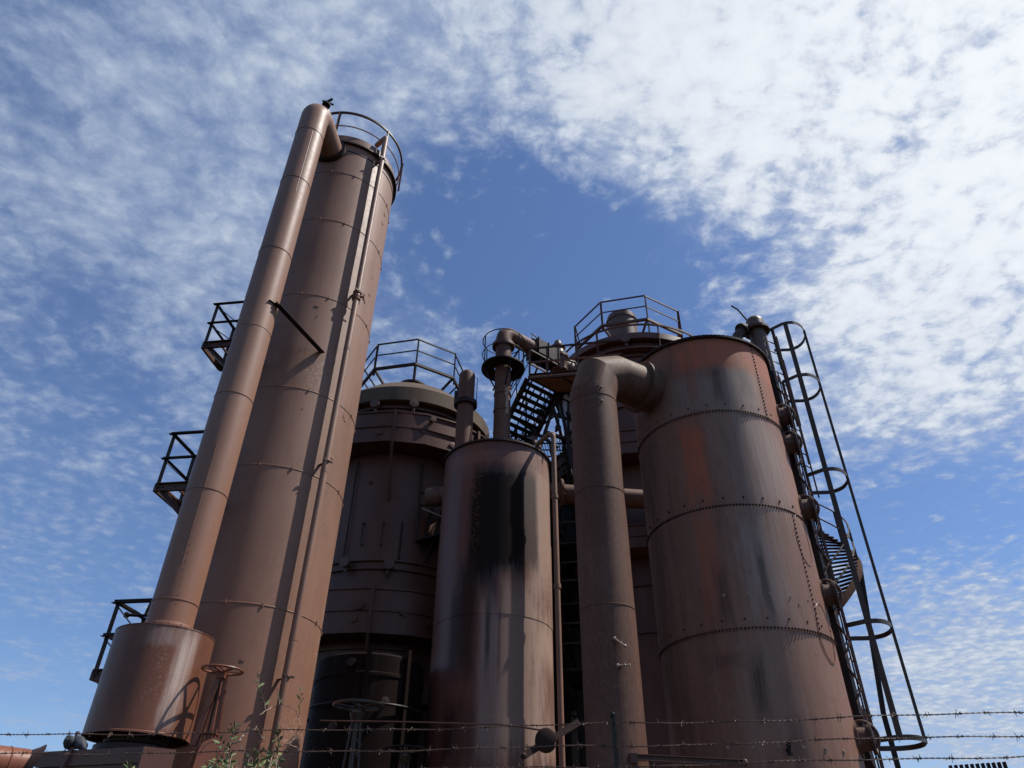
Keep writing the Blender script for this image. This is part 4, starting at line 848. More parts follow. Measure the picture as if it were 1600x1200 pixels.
def bracket_stage():
    W = EYE; z = pd(650, 845, 19.6).z; A = pz(650, 845, z); t = thing('bracket_stage', 'small angular steel stage hung on the domed tower, left edge of the stained tank', 'stage', tuple(A))
    ex = V((1, -.1, 0)).normalized(); ey = V((.1, 1, 0)).normalized()
    b = MB(); q = [A, A+ex*.95-ey*.55, A+ex*.95+ey*.9, A+ey*.5]; b.add(q+[p+V((0, 0, .04)) for p in q], [(0, 1, 2, 3), (7, 6, 5, 4), (0, 4, 5, 1), (1, 5, 6, 2), (2, 6, 7, 3), (3, 7, 4, 0)]); b.build('deck', M['black'], t)
    H = 1.12
    for p in (A, A+ey*.5, A+ex*.9): b = MB(); b.angle(p, p+V((0, 0, H)), .05, .01); b.build('rail_post', M['dark'], t)
    b = MB(); b.bar(A+V((0, 0, H)), A+ex*1.0+V((0, 0, H+.05)), .05, .05); b.build('rail', M['black'], t)
    b = MB(); b.bar(A+V((.1, 0, H-.1)), A+ex*.85+V((0, -.1, .62)), .035, .035); b.build('loose_bar', M['bright'], t)
    for k in (0, .35): b = MB(); b.channel(A+ex*(.75-k)+V((0, 0, 1.0)), A+ex*(-.1-k*.2)+ey*.55+V((0, 0, -1.5)), .10, .08, .012); b.build('brace', M['black'], t)
bracket_stage()
def centre_pipework():
    W = EYE; c = pd(850, 700, 20.0); t = thing('pipe_tangle', 'tangle of thin pipes and struts behind the steel stair and side pipe', 'pipework', (c.x, c.y, 9+W))
    rnd = random.Random(3)
    def P(u, v, D): return pd(u, v, D)
    for (a, b_, r) in (((812, 690, 19.4), (880, 640, 19.8), .035), ((800, 650, 19.3), (872, 700, 19.6), .05), ((868, 560, 19.2), (892, 600, 20), .05), ((822, 610, 19.8), (822, 700, 19.8), .03), ((860, 620, 19.5), (895, 745, 19.0), .055), ((838, 640, 20.2), (905, 660, 20.4), .06), ((846, 560, 18.9), (812, 640, 19.3), .035), ((888, 600, 20), (888, 760, 20), .045), ((806, 668, 19.6), (806, 705, 19.6), .05), ((770, 610, 18.9), (812, 545, 18.6), .03), ((774, 660, 18.9), (818, 560, 18.6), .022)):
        b = MB(); b.tube([P(*a), P(*b_)], r, 8); b.build('strut', M['black'], t)
    for (u, v, D, r) in ((833, 686, 18.6, .10), (845, 655, 19.6, .13), (872, 668, 19.8, .10)):
        p = P(u, v, D); b = MB(); b.lathe(p, V((.3, -1, .1)), [(r*.5, -.2), (r*.5, -.04), (r, -.04), (r, .04), (r*.4, .05)], 14); b.ringbolts(p, V((.3, -1, .1)), r*.8, 6, .014, .06); b.build('flange', M['duct'], t)
    b = MB(); pp = [P(876, 575, 18.9), P(885, 562, 18.9), P(898, 566, 19.1), P(906, 582, 19.3)]; b.tube(pp, .04, 8); b.build('bent_pipe', M['duct'], t)
centre_pipework()
def added_dark_vessel():
    W = EYE; T = Cyl(-10.3, 17.55, 1.2); zt = pd(600, 1019, T.D-T.R).z  # vessel added here, coloured near-black to give the deep shade
    t = thing('added_dark_vessel', 'added squat vessel, near-black to stand for the deep shade under the domed tower, left of the stained tank', 'tank', base(T), facerot(T))
    b = MB(); b.lathe(T.c, (0, 0, 1), [(1.2, 0), (1.2, zt-.5), (1.22, zt-.48), (1.22, zt-.42), (1.2, zt-.4), (1.2, zt-.05), (1.15, zt), (.001, zt+.03)], 72, dent=.002); b.build('shell', M['shade_black'], t)
    for a in (-4, 38): b = MB(); b.channel(T.at(a, 1.27, 0), T.at(a, 1.27, zt+.12), .10, .08, .012, up=T.dirn(a)); b.build('stiffener', M['shade_black'], t)
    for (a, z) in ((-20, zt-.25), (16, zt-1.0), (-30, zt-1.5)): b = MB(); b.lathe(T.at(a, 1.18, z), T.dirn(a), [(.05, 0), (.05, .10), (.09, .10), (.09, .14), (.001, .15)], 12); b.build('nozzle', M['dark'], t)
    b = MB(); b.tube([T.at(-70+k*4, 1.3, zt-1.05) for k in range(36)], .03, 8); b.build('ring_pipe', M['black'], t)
added_dark_vessel()
def tower_fittings():
    for T, spec in ((T2, [(-30, 12.6, .09), (12, 12.2, .10), (-12, 6.3, .13), (6, 6.15, .06), (18, 5.95, .07), (26, 6.1, .06), (-20, 10.3, .05), (14, 10.1, .05), (20, 8.6, .06), (-4, 5.0, .08), (9, 4.6, .06), (-26, 3.9, .07)]), (T6, [(-24, 13.2, .06), (-20, 12.6, .05), (-28, 9.4, .08), (-22, 7.0, .06)])):
        root = bpy.data.objects['domed_tower' if T is T2 else 'capped_tower']
        for (a, z, r_) in spec:
            z += EYE; R_ = T.R+(.78 if (5.6 < z-EYE < 6.8 or 11.3 < z-EYE < 12.4) and T is T2 else 0); p = T.at(a, R_-.02, z); n = T.dirn(a); b = MB()
            b.lathe(p, n, [(r_*.6, 0), (r_*.6, .08), (r_, .08), (r_, .12), (r_*.5, .125)], 12); b.ringbolts(p+n*.1, n, r_*.8, 6, .010, .03); b.build('blank_flange', M['frame'], root)
    root = bpy.data.objects['domed_tower']
    for (a, za, zb_) in ((-30, 7.7, 11.0), (3, 7.9, 9.0), (19, 2.0, 5.3), (-16, 2.0, 5.2), (12, 9.2, 11.0)):
        b = MB(); b.tube([T2.at(a, T2.R, za+EYE), T2.at(a, T2.R+.10, za+EYE+.05), T2.at(a, T2.R+.10, zb_+EYE), T2.at(a, T2.R, zb_+EYE+.03)], .028, 8); b.build('conduit', M['dark'], root)
    for (a, z) in ((-22, 3.6), (2, 3.4), (16, 4.0)):
        b = MB(); b.box(T2.at(a, T2.R+.35, z+EYE), .9, .7, .05, X=T2.dirn(a+90), Y=T2.dirn(a)); b.build('bracket_shelf', M['black'], root)
        b = MB(); b.bar(T2.at(a, T2.R+.65, z+EYE), T2.at(a, T2.R, z-.8+EYE), .07, .07); b.build('shelf_brace', M['black'], root)
tower_fittings()
def gap_column():
    W = EYE; t = thing('slim_column', 'narrow black column with small railed stages in the gap between stained tank and elbowed pipe', 'column', azpt(4.75, 21.3, 0)); c = azpt(4.75, 21.3, 0)
    b = MB(); b.lathe(c, (0, 0, 1), [(.62, 0), (.62, 11.9+W), (.3, 12.3+W), (.001, 12.4+W)], 40, dent=.003); b.build('body', M['black'], t)
    for k, v in enumerate((792, 880, 975)):
        z = pd(885, v, 18.6).z; q = azpt(3.95, 18.6, z); e = V((1, -.25, 0)).normalized(); g = V((.25, 1, 0)).normalized()
        b = MB(); b.bar(q, q+e*.8, .05, .05); b.bar(q+V((0, 0, -.5)), q+e*.8+V((0, 0, -.5)), .05, .05); b.bar(q, q+g*1.6, .05, .05); b.bar(q+V((0, 0, -.5)), q+g*1.6+V((0, 0, -.5)), .05, .05); b.build('rail', M['dark'], t)
        b = MB(); b.angle(q+V((0, 0, .02)), q+V((0, 0, -1.35)), .05, .008); b.build('rail_post', M['dark'], t)
        b = MB(); b.box(q+e*.4+g*.9+V((0, 0, -1.15)), .8, 2.0, .05, X=e, Y=g); b.build('stage', M['black'], t)
        b = MB(); b.bar(q+V((.05, .1, -1.2)), q+g*1.9+V((.1, 0, -2.3)), .08, .08); b.build('stage_brace', M['black'], t)
gap_column()
def back_rails():
    # rail round the far side of the riveted tank's neighbour, and the flat rail left of the cap
    W = EYE; t = thing('guard_rail', 'low curved guard rail seen over the rim of the riveted tank, below the round cap', 'railing', (T6.c.x, T6.c.y, 14.5+W)); 
    R_ = 2.95; zz = [zc(1000, 507, T6, R_), zc(1060, 509, T6, R_)]; z = zz[0]
    b = MB(); b.bars([T6.at(a, R_, z) for a in range(-62, 80, 4)], .05, .06); b.build('rail', M['frame'], t)
    for a in (-62, -22, 20, 56, 76): b = MB(); b.angle(T6.at(a, R_, z-1.0), T6.at(a, R_, z), .055, .01, up=T6.dirn(a)); b.build('rail_post', M['frame'], t)
    b = MB()
    b.lathe(T6.c, (0, 0, 1), [(T6.R, z-1.05), (R_+.06, z-1.05), (R_+.06, z-1.0), (T6.R, z-1.0)], 60, caps=False); b.build('ledge', M['back'], t)
back_rails()

# ================================================================== stack, ladder and stair at the right of the riveted tank
def right_stack():
    D = 16.15; c = pd(1181, 525, D); c.z = 0; t = thing('capped_stack', 'round-capped flanged stack pipe with a bent rod, behind the right rim of the riveted tank', 'stack', (c.x, c.y, 0))
    c = azpt(23.85, D, 0); zt = .806*D+EYE; zf = .776*D+EYE; r = .235
    b = MB(); b.lathe(c, (0, 0, 1), [(r*.92, .3), (r*.92, zf), (r, zf), (r, zt-.2)]+[(r*cos(a), zt-.2+.2*sin(a)) for a in [RAD(15*i) for i in range(1, 6)]]+[(.001, zt)], 32); b.build('body', M['duct'], t)
    b = MB(); b.lathe(c, (0, 0, 1), [(r*.9, zf-.04), (r+.10, zf-.04), (r+.10, zf+.04), (r*.9, zf+.04)], 32, caps=False); b.ringbolts(c+V((0, 0, zf)), (0, 0, 1), r+.06, 14, .018, .06); b.build('flange', M['frame'], t)
    b = MB(); e = c+V((0, 0, zf+.12)); b.tube([e, e+V((-.35, -.1, -.12)), e+V((-.62, -.18, -.45)), e+V((-.7, -.2, -1.1))], .13, 20); b.lathe(e+V((-.44, -.13, -.2)), V((-1, -.3, -.9)), [(.13, -.03), (.2, -.03), (.2, .03), (.13, .03)], 20); b.build('side_elbow', M['dark'], t)
    b = MB(); b.tube([pd(1143, 478, D), pd(1153, 484, D), pd(1170, 503, D)+V((0, 0, -.02)), pd(1178, 512, D)], .024, 8); b.build('bent_rod', M['black'], t)
    b = MB()
    for k in range(12): z = zf-.5-k*.33; b.tube([c+V((.15, -.2, z)), c+V((.42, -.15, z-.12))], .014, 6)
    b.tube([c+V((.42, -.15, zf-.3)), c+V((.42, -.15, zf-5))], .02, 6); b.tube([c+V((.34, -.25, zf-.1)), c+V((.34, -.25, zf-4.2))], .014, 6); b.build('side_lattice', M['frame'], t)
right_stack()

def cage_ladder():
    W = EYE; t = thing('caged_ladder', 'tall steel ladder inside open safety hoops, right of the riveted tank', 'ladder', (6.2, 13.3, 0))
    K = 1.13; zt, zb = 11.0*K+W, 2.26*K+W; A0 = azpt(24.75, 14.38*K, 0); A1 = azpt(24.45, 14.95*K, 0)
    n = V((cos(RAD(26.5)), -sin(RAD(26.5)), 0)); f = V((-sin(RAD(26.5)), -cos(RAD(26.5)), 0)); c0 = (A0+A1)/2
    for q, nm in ((A0, 'frame'), (A1, 'black')):
        b = MB(); top = zt-1.25 if nm == 'frame' else zt-1.6; b.channel(V((q.x, q.y, .3)), V((q.x, q.y, top)), .03, .085, .009, up=f); b.build('rail', M[nm], t)
    for k in range(36):
        z = .6+k*.30
        if z > zt-1.6: break
        b = MB(); b.tube([V((A0.x, A0.y, z))-(A1-A0)*.08, V((A1.x, A1.y, z))], .012, 6); b.build('rung', M['dark'], t)
    cc = azpt(26.42, 14.67*K, 0)
    def pts(z): 
        out = [azpt(24.95, 15.08*K, z)]
        for k in range(17):
            a = RAD(-90+180*k/16+0); x = cos(a)*.42; y = sin(a)*.53
            out.append(cc+n*(x-.04)*1.0-f*(-y)*-1.0*1+V((0, 0, z)) if 0 else cc+n*(abs(cos(a))**.75*.42-.05)*K+f*(sin(a)*.53*K)+V((0, 0, z)))
        out.append(azpt(24.95, 14.25*K, z)); return out
    for z in (zt, 9.50*K+W, 7.15*K+W, 4.12*K+W, zb):
        b = MB(); b.sweep(pts(z), [(-.008, -.045), (.008, -.045), (.008, .045), (-.008, .045)], up=(0, 0, 1)); b.build('hoop', M['cage'], t)
    for (az_, D_, w1, w2) in ((25.2, 14.28*K, .07, .012), (25.3, 15.06*K, .095, .012), (26.45, 14.15*K, .11, .012), (27.85, 14.66*K, .06, .045)):
        q = azpt(az_, D_, 0); b = MB(); b.bar(V((q.x, q.y, zb-.04 if az_ > 25.3 else zt-1.3)), V((q.x, q.y, zt+.04)), w1, w2, up=f); b.build('strap', M['cage'], t)
    # brackets to the tank and spliced plates
    for (u, v, hh) in ((1216, 582, .28), (1340, 1112, .34)):
        p = pd(u, v, 15.9); a = 96; s0 = T5.at(a, T5.R-.02, p.z); e = V((A0.x, A0.y, p.z))+n*.03
        b = MB(); b.add([s0+V((0, 0, hh*.3)), e+V((0, 0, hh*.3)), e+V((0, 0, -hh*.3)), s0+V((0, 0, -hh))]+[q+f*.012 for q in (s0+V((0, 0, hh*.3)), e+V((0, 0, hh*.3)), e+V((0, 0, -hh*.3)), s0+V((0, 0, -hh)))], [(0, 1, 2, 3), (7, 6, 5, 4), (0, 4, 5, 1), (1, 5, 6, 2), (2, 6, 7, 3), (3, 7, 4, 0)]); b.build('wall_bracket', M['valve'], t)
    b = MB(); q = azpt(25.35, 16.3, 0); z0 = pd(1250, 665, 16.3).z; z1 = pd(1228, 562, 16.3).z; b.bar(V((q.x, q.y, z0)), V((q.x, q.y, z1)), .11, .05, up=f); b.build('splice_plate', M['cage'], t)
    b = MB(); 
    for k in range(9): z = 1.2+k*1.1; b.tube([V((A0.x, A0.y, z)), V((A0.x, A0.y, z))+n*.09], .02, 6)
    b.build('bolt', M['dark'], t)
    # dark riser against the tank with zigzag braces
    r = thing('lattice_riser', 'dark latticed upright squeezed between the riveted tank and its caged ladder', 'lattice post', (A1.x, A1.y, 0)); qa = azpt(24.25, 15.9, 0); qb = azpt(24.0, 16.4, 0); ztop = 11.0+W
    b = MB(); b.channel(V((qa.x, qa.y, 0)), V((qa.x, qa.y, ztop)), .09, .07, .01, up=f); b.build('post', M['black'], r)
    b = MB(); b.channel(V((qb.x, qb.y, 0)), V((qb.x, qb.y, ztop)), .09, .07, .01, up=f); b.build('post', M['black'], r)
    b = MB(); qc = azpt(24.95, 16.2, 0); k = 0; z = .5
    while z < ztop-.6:
        b.bar(V((qa.x, qa.y, z)), V((qc.x, qc.y, z+.42)), .03, .03); b.bar(V((qc.x, qc.y, z+.42)), V((qa.x, qa.y, z+.84)), .03, .03); z += .84
    b.bar(V((qc.x, qc.y, .3)), V((qc.x, qc.y, ztop-.2)), .05, .05); b.build('lattice', M['frame'], r)
cage_ladder()

def spiral_stair():
    W = EYE; T = Cyl(22.3, 19.6, 1.5); t = thing('spiral_stair', 'curving open-tread steel stair glimpsed behind the lower part of the caged ladder', 'stair', base(T))
    Ro, Ri = 1.56, .80; z1 = 8.6+W; z0 = 5.2+W; a1, a0 = 140, 10; n = 26
    def P(a, R_, z): return T.at(a, R_, z)
    for k in range(n):
        f_ = k/(n-1); a = a0+(a1-a0)*f_; z = z0+(z1-z0)*f_; da = 2.0; b = MB()
        q = [P(a-da, Ri, z), P(a-da, Ro, z), P(a+da, Ro, z), P(a+da, Ri, z)]; b.add(q+[p+V((0, 0, .03)) for p in q], [(0, 1, 2, 3), (7, 6, 5, 4), (0, 4, 5, 1), (1, 5, 6, 2), (2, 6, 7, 3), (3, 7, 4, 0)]); b.build('tread', M['matte'], t)
    pts = [P(a0-8+(a1-a0+16)*k/30, Ro+.02, z0-.2+(z1-z0+.35)*k/30) for k in range(31)]
    b = MB(); b.sweep(pts, [(-.012, -.085), (.012, -.085), (.012, .085), (-.012, .085)], up=(0, 0, 1)); b.build('stringer', M['matte'], t)
    b = MB(); b.sweep([P(a0-8+(a1-a0+16)*k/30, Ri, z0-.2+(z1-z0+.35)*k/30) for k in range(31)], [(-.012, -.085), (.012, -.085), (.012, .085), (-.012, .085)], up=(0, 0, 1)); b.build('stringer', M['matte'], t)
    for h in (1.0, .5):
        b = MB(); b.tube([p+V((0, 0, h)) for p in pts], .022, 8); b.build('handrail', M['dark'], t)
    for k in range(0, 31, 6): b = MB(); b.bar(pts[k], pts[k]+V((0, 0, 1.0)), .05, .02); b.build('rail_post', M['dark'], t)
    b = MB(); q = P(88, Ro+.02, z0+1.8); q2 = P(45, Ro-.3, 0); b.channel(q, V((q.x-.45, q.y-.1, z0-1.6)), .09, .08, .01); b.channel(V((q.x-.45, q.y-.1, z0-1.6)), V((q.x-.45, q.y-.1, 0)), .09, .08, .01); b.build('prop', M['black'], t)
spiral_stair()

# ================================================================== foreground clutter
def pigeons_and_beam():
    W = EYE; z = pd(150, 1172, 10.9).z; A = pz(62, 1175, z); B = pz(228, 1166, z); d = (B-A); L = d.length; d.normalize(); bk = V((-d.y, d.x, 0)); 
    if bk.y < 0: bk = -bk
    t = thing('support_beam', 'boxy rusted beam end carrying two pigeons, below the rusty drum', 'beam', ((A.x+B.x)/2, (A.y+B.y)/2, 0))
    b = MB(); c = A+d*(L/2)+bk*.16-V((0, 0, .085)); b.box(c, L, .32, .17, X=d, Y=bk); b.box(c-V((0, 0, .20)), L*.92, .26, .22, X=d, Y=bk); b.box(c+d*(L/2+.06)+V((0, -.03, -.06)), .22, .36, .26, X=(d*.8-bk*.6).normalized(), Y=(bk*.8+d*.6).normalized()); b.build('beam', M['back'], t)
    b = MB(); s0 = pz(112, 1172, z); p = s0-bk*.02; pts = [p+V((0, 0, -.22))-d*.05, p+V((0, 0, -.03)), p+V((0, 0, .03))+bk*.03, p+bk*.2+V((0, 0, .035)), p+bk*.35+V((0, 0, 0))]
    b.bars(pts, .05, .014, up=bk); b.build('strap', M['frame'], t)
    b = MB(); b.bar(c-V((0, 0, .3)), V((c.x, c.y, 0)), .25, .2); b.build('leg', M['dark'], t)
    def pigeon(u, v, yaw, label, headless):
        q = pz(u, v, z); q.z = z; q += bk*.10; R = Matrix.Rotation(yaw, 3, 'Z')
        o = thing('pigeon', label, 'pigeon', tuple(q), 0, 'pigeons resting on the beam')
        # body as one tapered surface
        pr = [(.004, -.17), (.022, -.165), (.030, -.12), (.050, -.07), (.066, -.01), (.068, .04), (.052, .085), (.036, .11), (.030, .13)]
        ax = R @ V((1, 0, .55 if not headless else .35)).normalized(); cc = q+V((0, 0, .085))
        b = MB(); b.lathe(cc, ax, pr, 16, caps=True)
        if headless: b.ball(cc+ax*.10+V((0, 0, -.005)), .034)
        else:
            hp = cc+ax*.13+V((0, 0, .055)); b.tube([cc+ax*.09, cc+ax*.125+V((0, 0, .025)), hp], .028, 10, scales=[1.25, 1, .9]); b.ball(hp, .027, 1.15, 1, 1)
        bod = b.build('body', M['bird'], o, ang=60)
        b = MB(); s_ = R @ V((0, 1, 0))
        for sg in (-1, 1): b.ball(cc+s_*sg*.052-ax*.02, .07, 1.25, .28, .55, M=R @ Matrix.Rotation(-.45, 3, 'Y'))
        b.build('wing', M['birdneck'], o, ang=60)
        if not headless:
            b = MB(); b.lathe(hp+(R @ V((.022, 0, -.002))), R @ V((1, 0, -.25)), [(.008, 0), (.005, .012), (.001, .022)], 8); b.build('beak', M['beak'], o)
            b = MB()
            for sg in (-1, 1): b.ball(hp+s_*sg*.024+(R @ V((.008, 0, .004))), .004, seg=6, rings=4)
            b.build('eye', M['beak'], o)
        b = MB()
        for sg in (-1, 1): b.tube([cc+s_*sg*.025-V((0, 0, .05)), q+s_*sg*.025+V((0, 0, .005)), q+s_*sg*.025+(R @ V((.03, 0, .003)))], .005, 6)
        b.build('leg', M['beak'], o)
    pigeon(95, 1171, RAD(-80), 'hunched pigeon with tucked head, left of the two on the beam', True)
    pigeon(111, 1171, RAD(150), 'upright pigeon with raised head beside the strap, right of the two on the beam', False)
pigeons_and_beam()

def horizontal_pipe():
    p = pd(8, 1190, 9.5); q = pd(39, 1191, 9.55); q.z = p.z = p.z-.02; d = (q-p).normalized(); a = p-d*1.6; r = .155
    t = thing('cut_pipe_end', 'rusted pipe stub with a flared end poking in at the bottom left corner', 'pipe', (p.x, p.y, 0))
    b = MB(); b.tube([a, p, q], r, 32); b.lathe(p, d, [(r, -.01), (r+.008, 0), (r, .01)], 32, caps=False); b.build('body', M['valve'], t)
    b = MB(); ax = (d+V((0, -.1, -.35))).normalized(); b.lathe(q, ax, [(r*.98, -.03), (r+.05, .02), (r+.09, .045), (r+.06, .05), (r*.9, .04)], 32, caps=True); b.build('flared_rim', M['dark'], t)
    b = MB(); b.bar(a+d*.4-V((0, 0, r)), V((a.x, a.y, 0))+d*.4, .16, .16); b.build('support', M['dark'], t)
horizontal_pipe()

def lever():
    D = 8.5; c = pd(853, 1157, D); u0 = pd(897, 1112, D+.25); t = thing('counterweight_lever', 'black lever with a round weight on a riveted flat upright, before the oil-stained tank', 'lever', (u0.x, u0.y, 0))
    b = MB(); b.bar(V((u0.x, u0.y, 0)), V((u0.x, u0.y, u0.z-.03)), .07, .018, up=V((0, 1, 0))); b.lathe(V((u0.x, u0.y-.009, u0.z-.03)), (0, 1, 0), [(.035, 0), (.035, .018)], 16)
    for k in range(14): b.rivet(V((u0.x+.003, u0.y-.009, u0.z-.04-k*.115)), (0, -1, 0), .013, .012)
    b.build('upright', M['rivet'], t)
    e0 = pd(905, 1128, D+.2); e1 = pd(818, 1181, D-.1); b = MB(); b.bar(e0, e1, .07, .02, up=V((0, 1, 0))); b.ball(e1, .035, seg=10, rings=6); b.build('lever_arm', M['rivet'], t)
    b = MB(); b.lathe(c-V((0, .06, 0)), (0, 1, 0), [(.10, 0), (.118, .012), (.118, .10), (.10, .115)], 28); b.tube([c-V((.02, .075, -.02)), c-V((.02, .05, -.02))], .01, 6); b.build('weight', M['rivet'], t)
    b = MB(); pts = [pd(845, 1141, D), pd(815, 1136, D+.2), pd(780, 1132, D+.6), pd(735, 1131, D+1.2), pd(640, 1128, D+2.2), pd(500, 1126, D+3)]; b.tube(pts, .011, 6); b.build('pull_cable', M['frame'], t)
lever()

def barbed_fence():
    # line of the fence, metres; the wires are strung level between posts
    za = EYE+.60; L0 = pz(-60, 1152.5, za); R0 = pz(1660, 1114.5, za)
    def drop(px_, v): # height of the wire that crosses sight line (px_, v) in the fence's plane
        n = (R0-L0).cross(V((0, 0, 1))); d = ray(px_, v); tt = n.dot(L0-V((0, 0, EYE)))/n.dot(d); return (V((0, 0, EYE))+d*tt).z
    heights = [(za, 0), (drop(800, 1166), 1), (drop(800, 1198.5), 2)]
    labs = ['top strand of barbed wire along the bottom of the view', 'second strand of barbed wire, between the top and bottom strands', 'lowest strand of barbed wire, skimming the bottom edge']
    for (z, k) in heights:
        t = thing('barbed_wire', labs[k], 'barbed wire', tuple(L0.lerp(R0, .5).xy)+(z,), 0, 'barbed wire strands of the fence')
        n = 900; d = (R0-L0); d.z = 0; Ln = d.length; du = d.normalized(); sd = V((-du.y, du.x, 0)); rnd = random.Random(40+k)
        def at(s): 
            sag = -.018*4*(s*1.0)*(1-s)*(.6+.3*k)+.004*sin(s*23+k)+.002*sin(s*61+k*2)
            tilt = (0, -.002, .004)[k]*s
            return V((L0.x, L0.y, z))+du*(Ln*s)+V((0, 0, sag+tilt+.012*(.6+.3*k)))
        for ph in (0, pi):
            b = MB(); b.tube([at(i/n)+(sd*cos(i/n*Ln/.042*2*pi+ph)+V((0, 0, 1))*sin(i/n*Ln/.042*2*pi+ph))*.0017 for i in range(n+1)], .00135, 5); b.build('strand', M['wire'], t)
        s = .03+.02*k
        while s < Ln-.05:
            b = MB(); c = at(s/Ln)
            for q in range(2):
                off = du*(.006*(q*2-1)); b.tube([c+off+(sd*cos(a)+V((0, 0, 1))*sin(a))*.0042+du*(a*.0006) for a in [rnd.random()*6+j*.9 for j in range(9)]], .0012, 4)
                a = rnd.random()*6.28; v1 = (sd*cos(a)+V((0, 0, 1))*sin(a)+du*rnd.uniform(-.5, .5)).normalized()
                b.tube([c+off, c+off+v1*.017], .0011, 4); b.tube([c+off, c+off-(v1+du*rnd.uniform(-.6, .6)).normalized()*.016], .0011, 4)
            b.build('barb', M['wire'], t); s += .102+rnd.uniform(-.012, .012)
    p = pd(955, 1112, 3.15); n = (R0-L0).cross(V((0, 0, 1))); d = ray(955, 1112); tt = n.dot(L0-V((0, 0, EYE)))/n.dot(d); p = V((0, 0, EYE))+d*tt; p += V((.0, .012, 0))
    b = MB(); b.angle(V((p.x, p.y, 0)), V((p.x, p.y, p.z-.01)), .024, .004, up=V((.5, -1, 0))); b.ball(V((p.x+.006, p.y-.004, p.z-.012)), .011, 1, .5, 1.3)
    for k in range(30): b.box(V((p.x+.010, p.y-.006, p.z-.05-k*.035)), .012, .012, .006)
    o = b.build('fence_post', M['black'], smooth=False); tag(o, 'thin notched steel post holding the barbed wire, before the elbowed pipe', 'fence post'); centre_origin(o)
barbed_fence()

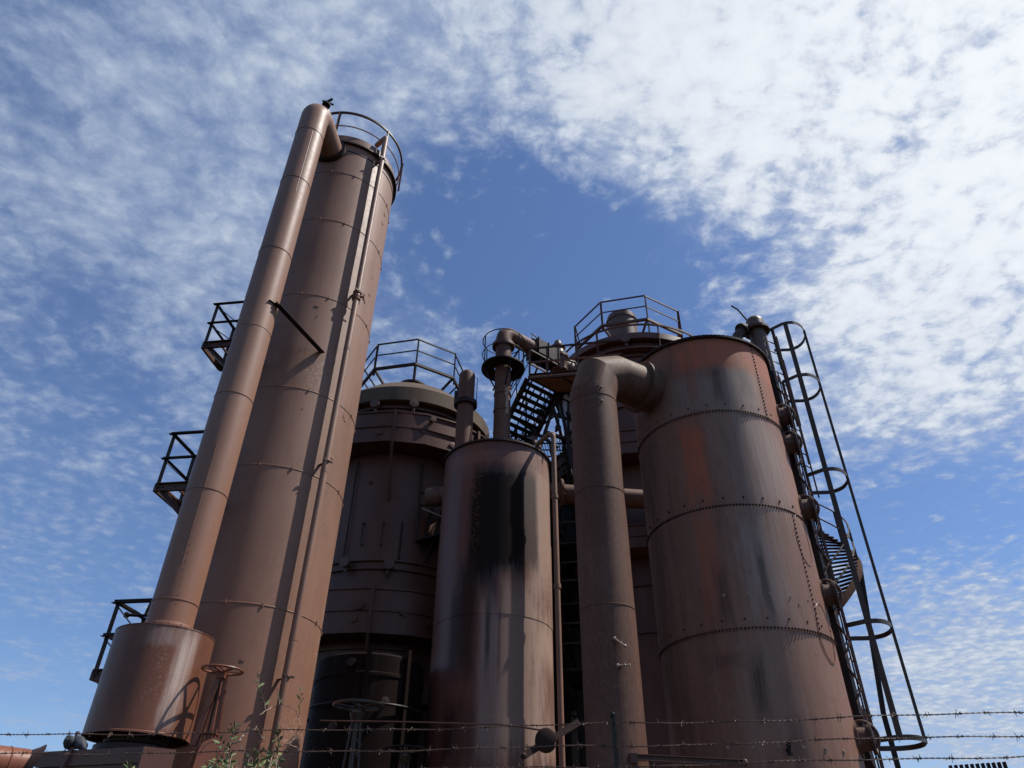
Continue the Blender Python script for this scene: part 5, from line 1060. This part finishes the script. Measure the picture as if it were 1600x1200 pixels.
def shrub():
    D = 3.9; t = thing('shrub', 'leafy willow-like shrub with dry twigs, before the foot of the tallest column', 'shrub', (pd(430, 1190, D).x, pd(430, 1190, D).y, 0))
    rnd = random.Random(5); st = MB(); lf = MB()
    def X(x, y): return 280+x*.1375, 1040+y*.1375
    def br(pts, r0, r1, dD=0, root=False):
        P = []
        for i, (x, y) in enumerate(pts): P.append(pd(*X(x, y), D+dD+.05*sin(i*1.7)))
        Q = []
        for i in range(len(P)-1):
            for k in range(4): Q.append(P[i].lerp(P[i+1], k/4)+V((rnd.gauss(0, .0015), rnd.gauss(0, .0015), rnd.gauss(0, .0015))))
        Q.append(P[-1])
        if root: Q = [V((t.location.x+rnd.uniform(-.15, .15), t.location.y+rnd.uniform(-.1, .1), 0)), Q[0]+V((rnd.uniform(-.05, .05), 0, -.5))]+Q
        n = len(Q); st.tube(Q, 1, 6, scales=[r0+(r1-r0)*i/(n-1) for i in range(n)]); return Q
    def leaf(p, d, L, wd):
        d = d.normalized(); s = d.cross(V((rnd.uniform(-1, 1), -1, rnd.uniform(-.6, .6)))).normalized(); u = d.cross(s); cv = rnd.uniform(-.15, .25)
        vs = [p]; prof = [(.25, .75), (.5, 1), (.75, .7)]
        for f, q in prof: vs += [p+d*L*f+s*wd*q*.5+u*(.15*wd-cv*L*f*f), p+d*L*f-u*cv*L*f*f, p+d*L*f-s*wd*q*.5+u*(.15*wd-cv*L*f*f)]
        vs.append(p+d*L-u*cv*L)
        lf.add(vs, [(0, 1, 2), (0, 2, 3), (1, 4, 5, 2), (2, 5, 6, 3), (4, 7, 8, 5), (5, 8, 9, 6), (7, 10, 8), (8, 10, 9)])
    def leaves(Q, a, b, n, L=.05, wd=.012):
        n = int(n*.8); L *= .85; wd *= .75
        m = len(Q)
        for k in range(n):
            f = a+(b-a)*k/max(1, n-1); i = min(m-2, int(f*(m-1))); p = Q[i].lerp(Q[i+1], f*(m-1)-i); ax = (Q[i+1]-Q[i]).normalized()
            ang = k*2.4; s = ax.cross(V((0, -1, .2))).normalized(); u = ax.cross(s); d = ax*rnd.uniform(.5, 1.0)+(s*cos(ang)+u*sin(ang))*rnd.uniform(.5, .9)
            leaf(p, d, L*rnd.uniform(.65, 1.15), wd*rnd.uniform(.8, 1.25))
    q = br([(560, 1200), (540, 960), (590, 895), (690, 850), (730, 790), (770, 728), (862, 732)], .0055, .0028, 0, True)
    q = br([(862, 732), (880, 690), (890, 600), (920, 560), (990, 500)], .003, .002); 
    q = br([(990, 500), (965, 420), (940, 330), (915, 240), (893, 110)], .002, .0009); leaves(q, .15, 1, 16, .048, .015)
    q = br([(990, 500), (1070, 470), (1160, 440), (1250, 462), (1330, 510), (1355, 590)], .0024, .0018)
    q = br([(1355, 640), (1362, 560), (1372, 440), (1380, 300)], .0018, .0008, .05); leaves(q, .35, 1, 9, .04, .012)
    q = br([(1140, 445), (1130, 370), (1112, 280)], .0012, .0007); leaves(q, .1, 1, 8, .032, .008)
    q = br([(880, 700), (920, 780), (950, 830)], .002, .001)
    for k in range(16): a = rnd.random()*6.3; br([(950, 830), (950+38*cos(a), 838+42*sin(a)), (955+62*cos(a+.8), 850+55*sin(a+.8))], .0007, .0004)
    q = br([(1000, 1200), (1080, 980), (1130, 925), (1240, 893), (1330, 925), (1390, 1000)], .0035, .0015, .05, True)
    q = br([(1240, 893), (1320, 820), (1400, 850)], .0018, .001); 
    q = br([(1100, 1180), (1120, 1000), (1130, 860), (1118, 750)], .003, .001, -.1, True); leaves(q, .3, 1, 26, .05, .014)
    q = br([(560, 1180), (600, 1000), (520, 920), (455, 860)], .003, .001, -.1, True); leaves(q, .2, 1, 18, .05, .013)
    q = br([(560, 960), (600, 820), (640, 700)], .002, .0008, -.05); leaves(q, .4, 1, 16, .045, .013)
    q = br([(640, 700), (600, 690), (598, 680)], .001, .0006); leaves(q, 0, 1, 5, .035, .01)
    for (x0, y0, x1, y1, n) in ((940, 1220, 900, 980, 24), (980, 1220, 1000, 960, 26), (1020, 1220, 1050, 1010, 20), (520, 1220, 500, 1060, 14), (600, 1220, 560, 1040, 16), (430, 1220, 420, 1060, 14), (330, 1220, 320, 1140, 8), (360, 1220, 380, 1150, 8), (760, 1220, 770, 1020, 8), (1120, 1220, 1150, 1060, 12), (-560, 1220, -585, 1130, 10), (-540, 1220, -520, 1150, 6), (880, 1220, 850, 1130, 14)):
        q = br([(x0, y0), ((x0+x1)/2+rnd.uniform(-15, 15), (y0+y1)/2), (x1, y1)], .0022, .0008, rnd.uniform(-.15, .15), x0 > 0); leaves(q, .1, 1, n, .05, .014)
    for k in range(10): x = rnd.uniform(640, 900); y = rnd.uniform(930, 1100); br([(x, y+120), (x+rnd.uniform(-40, 60), y+40), (x+rnd.uniform(-60, 90), y-40)], .0011, .0005, rnd.uniform(-.1, .1))
    st.build('stems', M['stem'], t); lf.build('leaves', M['leaf'], t, smooth=False)
shrub()

def slat_row():
    D = 26.0; p = pd(1490, 1206, D); q = pd(1572, 1196, D); t = thing('slatted_screen', 'row of small dark slats just showing at the bottom edge, far right', 'screen', ((p.x+q.x)/2, (p.y+q.y)/2, 0))
    n = 11
    for k in range(n):
        c = pd(1486+k*8.4, 1196-k*.55, D); b = MB(); b.bar(V((c.x-.02, c.y, c.z-.55)), V((c.x-.03, c.y, c.z)), .045, .12); b.build('slat', M['black'], t)
    a = pd(1470, 1208, D); e = pd(1590, 1203, D); e.z = a.z = min(a.z, e.z)-.3
    b = MB(); b.bar(a, e, .12, .12); b.bar(a, V((a.x, a.y, 0)), .15, .15); b.bar(e, V((e.x, e.y, 0)), .15, .15); b.build('frame', M['black'], t)
slat_row()

for o in bpy.data.objects:
    if '_o' in o: del o['_o']
